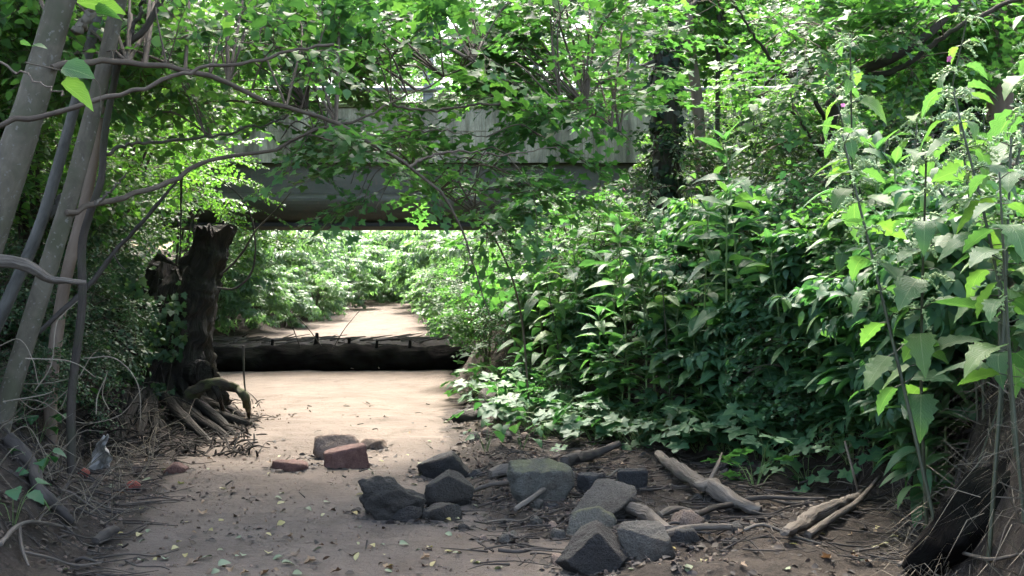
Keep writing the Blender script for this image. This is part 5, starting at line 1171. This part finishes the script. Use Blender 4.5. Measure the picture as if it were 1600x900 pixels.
# litter too small to count: leaf crumbs and twiglets
gl_, gtw = Geo(), Geo(); n = 9300
px = np.concatenate([rf.uniform(60, 800, 2000), rf.uniform(700, 1600, 2200), rf.uniform(-20, 420, 2600), rf.uniform(760, 1300, 2500)]); Yl = np.concatenate([rf.uniform(4.6, 11.5, 2000), rf.uniform(4.4, 9.5, 2200), rf.uniform(4.6, 10, 2600), rf.uniform(5.2, 8.6, 2500)])
xl_ = (px - 800) / F * Yl; cl = vnoise(np.stack([xl_ * 2.2, Yl * 2.2, 0 * Yl], -1), 55)
sandm = (xl_ < np.interp(Yl, _SY, _SX)) & (xl_ > np.interp(Yl, _LY, _LX)); keep = ~sandm | (cl > .25) ; keep &= ~(sandm & (rf.uniform(0, 1, n) < .6))
xl_, Yl = xl_[keep], Yl[keep]
far_sand = (Yl > 8.6) & (xl_ < np.interp(Yl, _SY, _SX) - .1) & (xl_ > np.interp(Yl, _LY, _LX) + .3) & (rf.uniform(0, 1, len(Yl)) < .6); xl_, Yl = xl_[~far_sand], Yl[~far_sand]
for rx, ry, rw, rd in ROCKS:
    m_ = int(14 + rw * 160); an = rf.uniform(0, 6.28, m_); ra = rf.uniform(.42, .72, m_)
    xl_ = np.concatenate([xl_, rx + np.cos(an) * rw * ra]); Yl = np.concatenate([Yl, ry + np.sin(an) * rw * rd * ra])
zl = height(xl_, Yl); n = len(xl_)
a = rf.uniform(0, 6.28, n); d = np.stack([np.cos(a), np.sin(a), rf.normal(0, .15, n)], -1)
put_leaves(gl_, SMALL[0], np.stack([xl_, Yl, zl + .004], -1), frames(d, np.array([0, 0, 1.]) + rf.normal(0, .35, (n, 3))), rf.uniform(.014, .06, n))
tag(gl_.build('leaf_litter', M_BIT), 'dark crumbled leaf litter scattered over the creek bed', 'leaf litter', None, 'stuff')
for k in range(1300):
    u = rf.uniform() * .94
    if u < .62: x, y = rf.uniform(-.2, 2.3), rf.uniform(4.8, 9.2)
    elif u < .9:
        y = rf.uniform(4.6, 9.5); x = float(np.interp(y, _LY, _LX)) + rf.uniform(-1.0, .12)
    else: x, y = rf.uniform(-2, .2), rf.uniform(5, 11)
    ln = rf.uniform(.05, .32) * (1 if u < .9 else .15); a = rf.uniform(0, 6.28) if rf.uniform() < .5 else rf.normal(.15, .4); d = np.array([math.cos(a), math.sin(a)]) * ln
    pts = []
    for t_ in (0, .5, 1):
        xx, yy = x + d[0] * t_ + rf.normal(0, .02), y + d[1] * t_ + rf.normal(0, .02); pts.append((xx, yy, gh(xx, yy) + .006 + rf.uniform(0, .035)))
    tube(gtw, smooth_path(pts, 5), [rf.uniform(.002, .006), .0015], 4, None, cap=False)
tag(gtw.build('twig_litter', M_DRIFTDARK), 'matted fine twigs over the debris and the left bank', 'twigs', None, 'stuff')
tw = np.random.default_rng(91)
for k in range(42):
    px, py = (tw.uniform(740, 1300), tw.uniform(745, 880)) if k < 30 else (tw.uniform(0, 200), tw.uniform(770, 890)); a = tw.normal(.1, .5); p = G(px, py); ln = tw.uniform(.12, .4)
    pts = [p + [math.cos(a) * ln * t_ + tw.normal(0, .012), math.sin(a) * ln * t_ + tw.normal(0, .012), 0] for t_ in (0, .35, .7, 1)]; pts = [np.array([q[0], q[1], gh(q[0], q[1]) + .02 + .03 * tw.uniform()]) for q in pts]
    r_ = tw.uniform(.004, .010); wood('twig', pts, [r_, r_ * .8, r_ * .5], 'bare twig lying on the debris heap at the foot of the thicket' if k < 30 else 'bare twig lying on the dark soil at the lower left', M_DRIFT if k % 3 == 0 else M_DRIFTDARK, 'twig', 'twigs on the debris heap' if k < 30 else 'twigs at the lower left', 6, 10, .08, k)
# dry grass hanging over the right bank
gg = Geo(); n = 1900; yy = rf.uniform(3.7, 6.6, n); xx = np.interp(yy, _RY, _RX) + rf.uniform(.02, .9, n); zz = height(xx, yy); ln = rf.uniform(.12, .42, n)
d0 = np.stack([rf.normal(-.35, .6, n), rf.normal(-.2, .6, n), rf.normal(.25, .5, n)], -1); d0 = nrm(d0)
base = np.stack([xx, yy, zz - .01], -1); mid = base + d0 * ln[:, None] * .5; tip = mid + (d0 + np.array([-.25, -.1, -1.1])) * ln[:, None] * .4
sd = nrm(np.cross(d0, rf.normal(0, 1, (n, 3)))) * rf.uniform(.0012, .0028, n)[:, None]
Vg = np.stack([base - sd, base + sd, mid - sd * .8, mid + sd * .8, tip], 1).reshape(-1, 3); f0 = np.arange(n)[:, None, None] * 5
gg.add(Vg, (f0 + np.array([[0, 1, 3], [0, 3, 2], [2, 3, 4]])[None]).reshape(-1, 3))
tag(gg.build('dry_grass', M_DRYGRASS), 'dry straw-coloured grass hanging over the right bank', 'grass', None, 'stuff')
# dry drift and sticks heaped behind the fallen trunk
gtw = Geo()
for k in range(300):
    x, y = rf.uniform(-4.6, -1.0), rf.uniform(15.05, 17.0) if k % 2 else rf.uniform(15.05, 15.6); a = rf.normal(0, .5); ln = rf.uniform(.1, .5)
    tube(gtw, [(x, y, gh(x, y) + .02), (x + math.cos(a) * ln, y + math.sin(a) * ln, gh(x + math.cos(a) * ln, y + math.sin(a) * ln) + rf.uniform(.01, .09))], [rf.uniform(.006, .02), .004], 5, 3)
tag(gtw.build('drift_heap', M_DRIFT), 'drifted sticks heaped behind the black fallen trunk', 'sticks', None, 'stuff')
# orange fruit cluster by the bridge railing
fr = empty('fruit_cluster', P(835, 76, 9.0), 'small cluster of orange yellow fruits hanging before the railing', 'fruit')
for k, (dx, dy) in enumerate(((-7, -3), (2, -6), (8, 0), (-3, 4), (5, 5), (-9, 3))):
    g = Geo(); V, Fc = ICO3; g.add(V * np.array([.026, .024, .028]) * (1 + .1 * fbm(V * 2 + k, 2, k))[:, None] + P(835 + dx, 76 + dy, 9.0), Fc); g.build('fruit', MATS.get('orange_fruit') or plain_mat('orange_fruit', (.62, .36, .07), .5, (.45, .22, .05)), fr)
g = Geo(); tube(g, [P(835, 72, 9), P(838, 40, 9), P(850, -30, 9.2)], [.003, .004], 5, 8); g.build('stalk', M_TWIG, fr)
# tangle of dead stems on the left bank, gravel too small to count
gd = Geo()
for k in range(300):
    y = rf.uniform(5.0, 9.4); x = float(np.interp(y, _LY, _LX)) - rf.uniform(.0, 1.1); z = gh(x, y); a = rf.uniform(0, 6.28); ln = rf.uniform(.15, .6)
    e = np.array([math.cos(a) * ln * .7, math.sin(a) * ln * .7, rf.uniform(.02, .6) * ln]); p0 = np.array([x, y, z])
    tube(gd, smooth_path([p0, p0 + e * .5 + rf.normal(0, .05, 3) + [0, 0, .05], p0 + e], 7), [rf.uniform(.0018, .0045), .001], 4, None, cap=False)
tag(gd.build('dead_stems', M_DRYGRASS), 'tangle of thin dead stems over the dark left bank', 'dead stems', None, 'stuff')
gv = Geo(); V0, F0 = ico(1); n = 2600
yy = rf.uniform(4.6, 12.5, n); u = rf.uniform(0, 1, n); xx = np.where(u < .55, np.interp(yy, _SY, _SX) + .1 + np.abs(rf.normal(0, .4, n)), np.where(u < .8, np.interp(yy, _LY, _LX) + rf.normal(0, .2, n), rf.uniform(-2.0, 0, n)))
yy = np.where(u >= .8, 4.6 + (yy - 4.6) * .45, yy)
sz = rf.uniform(.003, .013, n) * np.where(u < .8, 1, .6); zz = height(xx, yy)
Rg = frames(rf.normal(0, 1, (n, 3)), rf.normal(0, 1, (n, 3))); Vs = V0[None] * (1 + .25 * rf.normal(0, 1, (n, len(V0), 1))).clip(.5, 1.5) * np.array([1.3, 1, .7])
W = np.einsum('nij,nvj->nvi', Rg, Vs) * sz[:, None, None] + np.stack([xx, yy, zz + sz * .3], -1)[:, None, :]
gv.add(W.reshape(-1, 3), (F0[None] + (np.arange(n) * len(V0))[:, None, None]).reshape(-1, 3), smooth=False)
tag(gv.build('gravel', M_BROWNSTONE), 'fine gravel scattered on the creek bed', 'gravel', None, 'stuff')
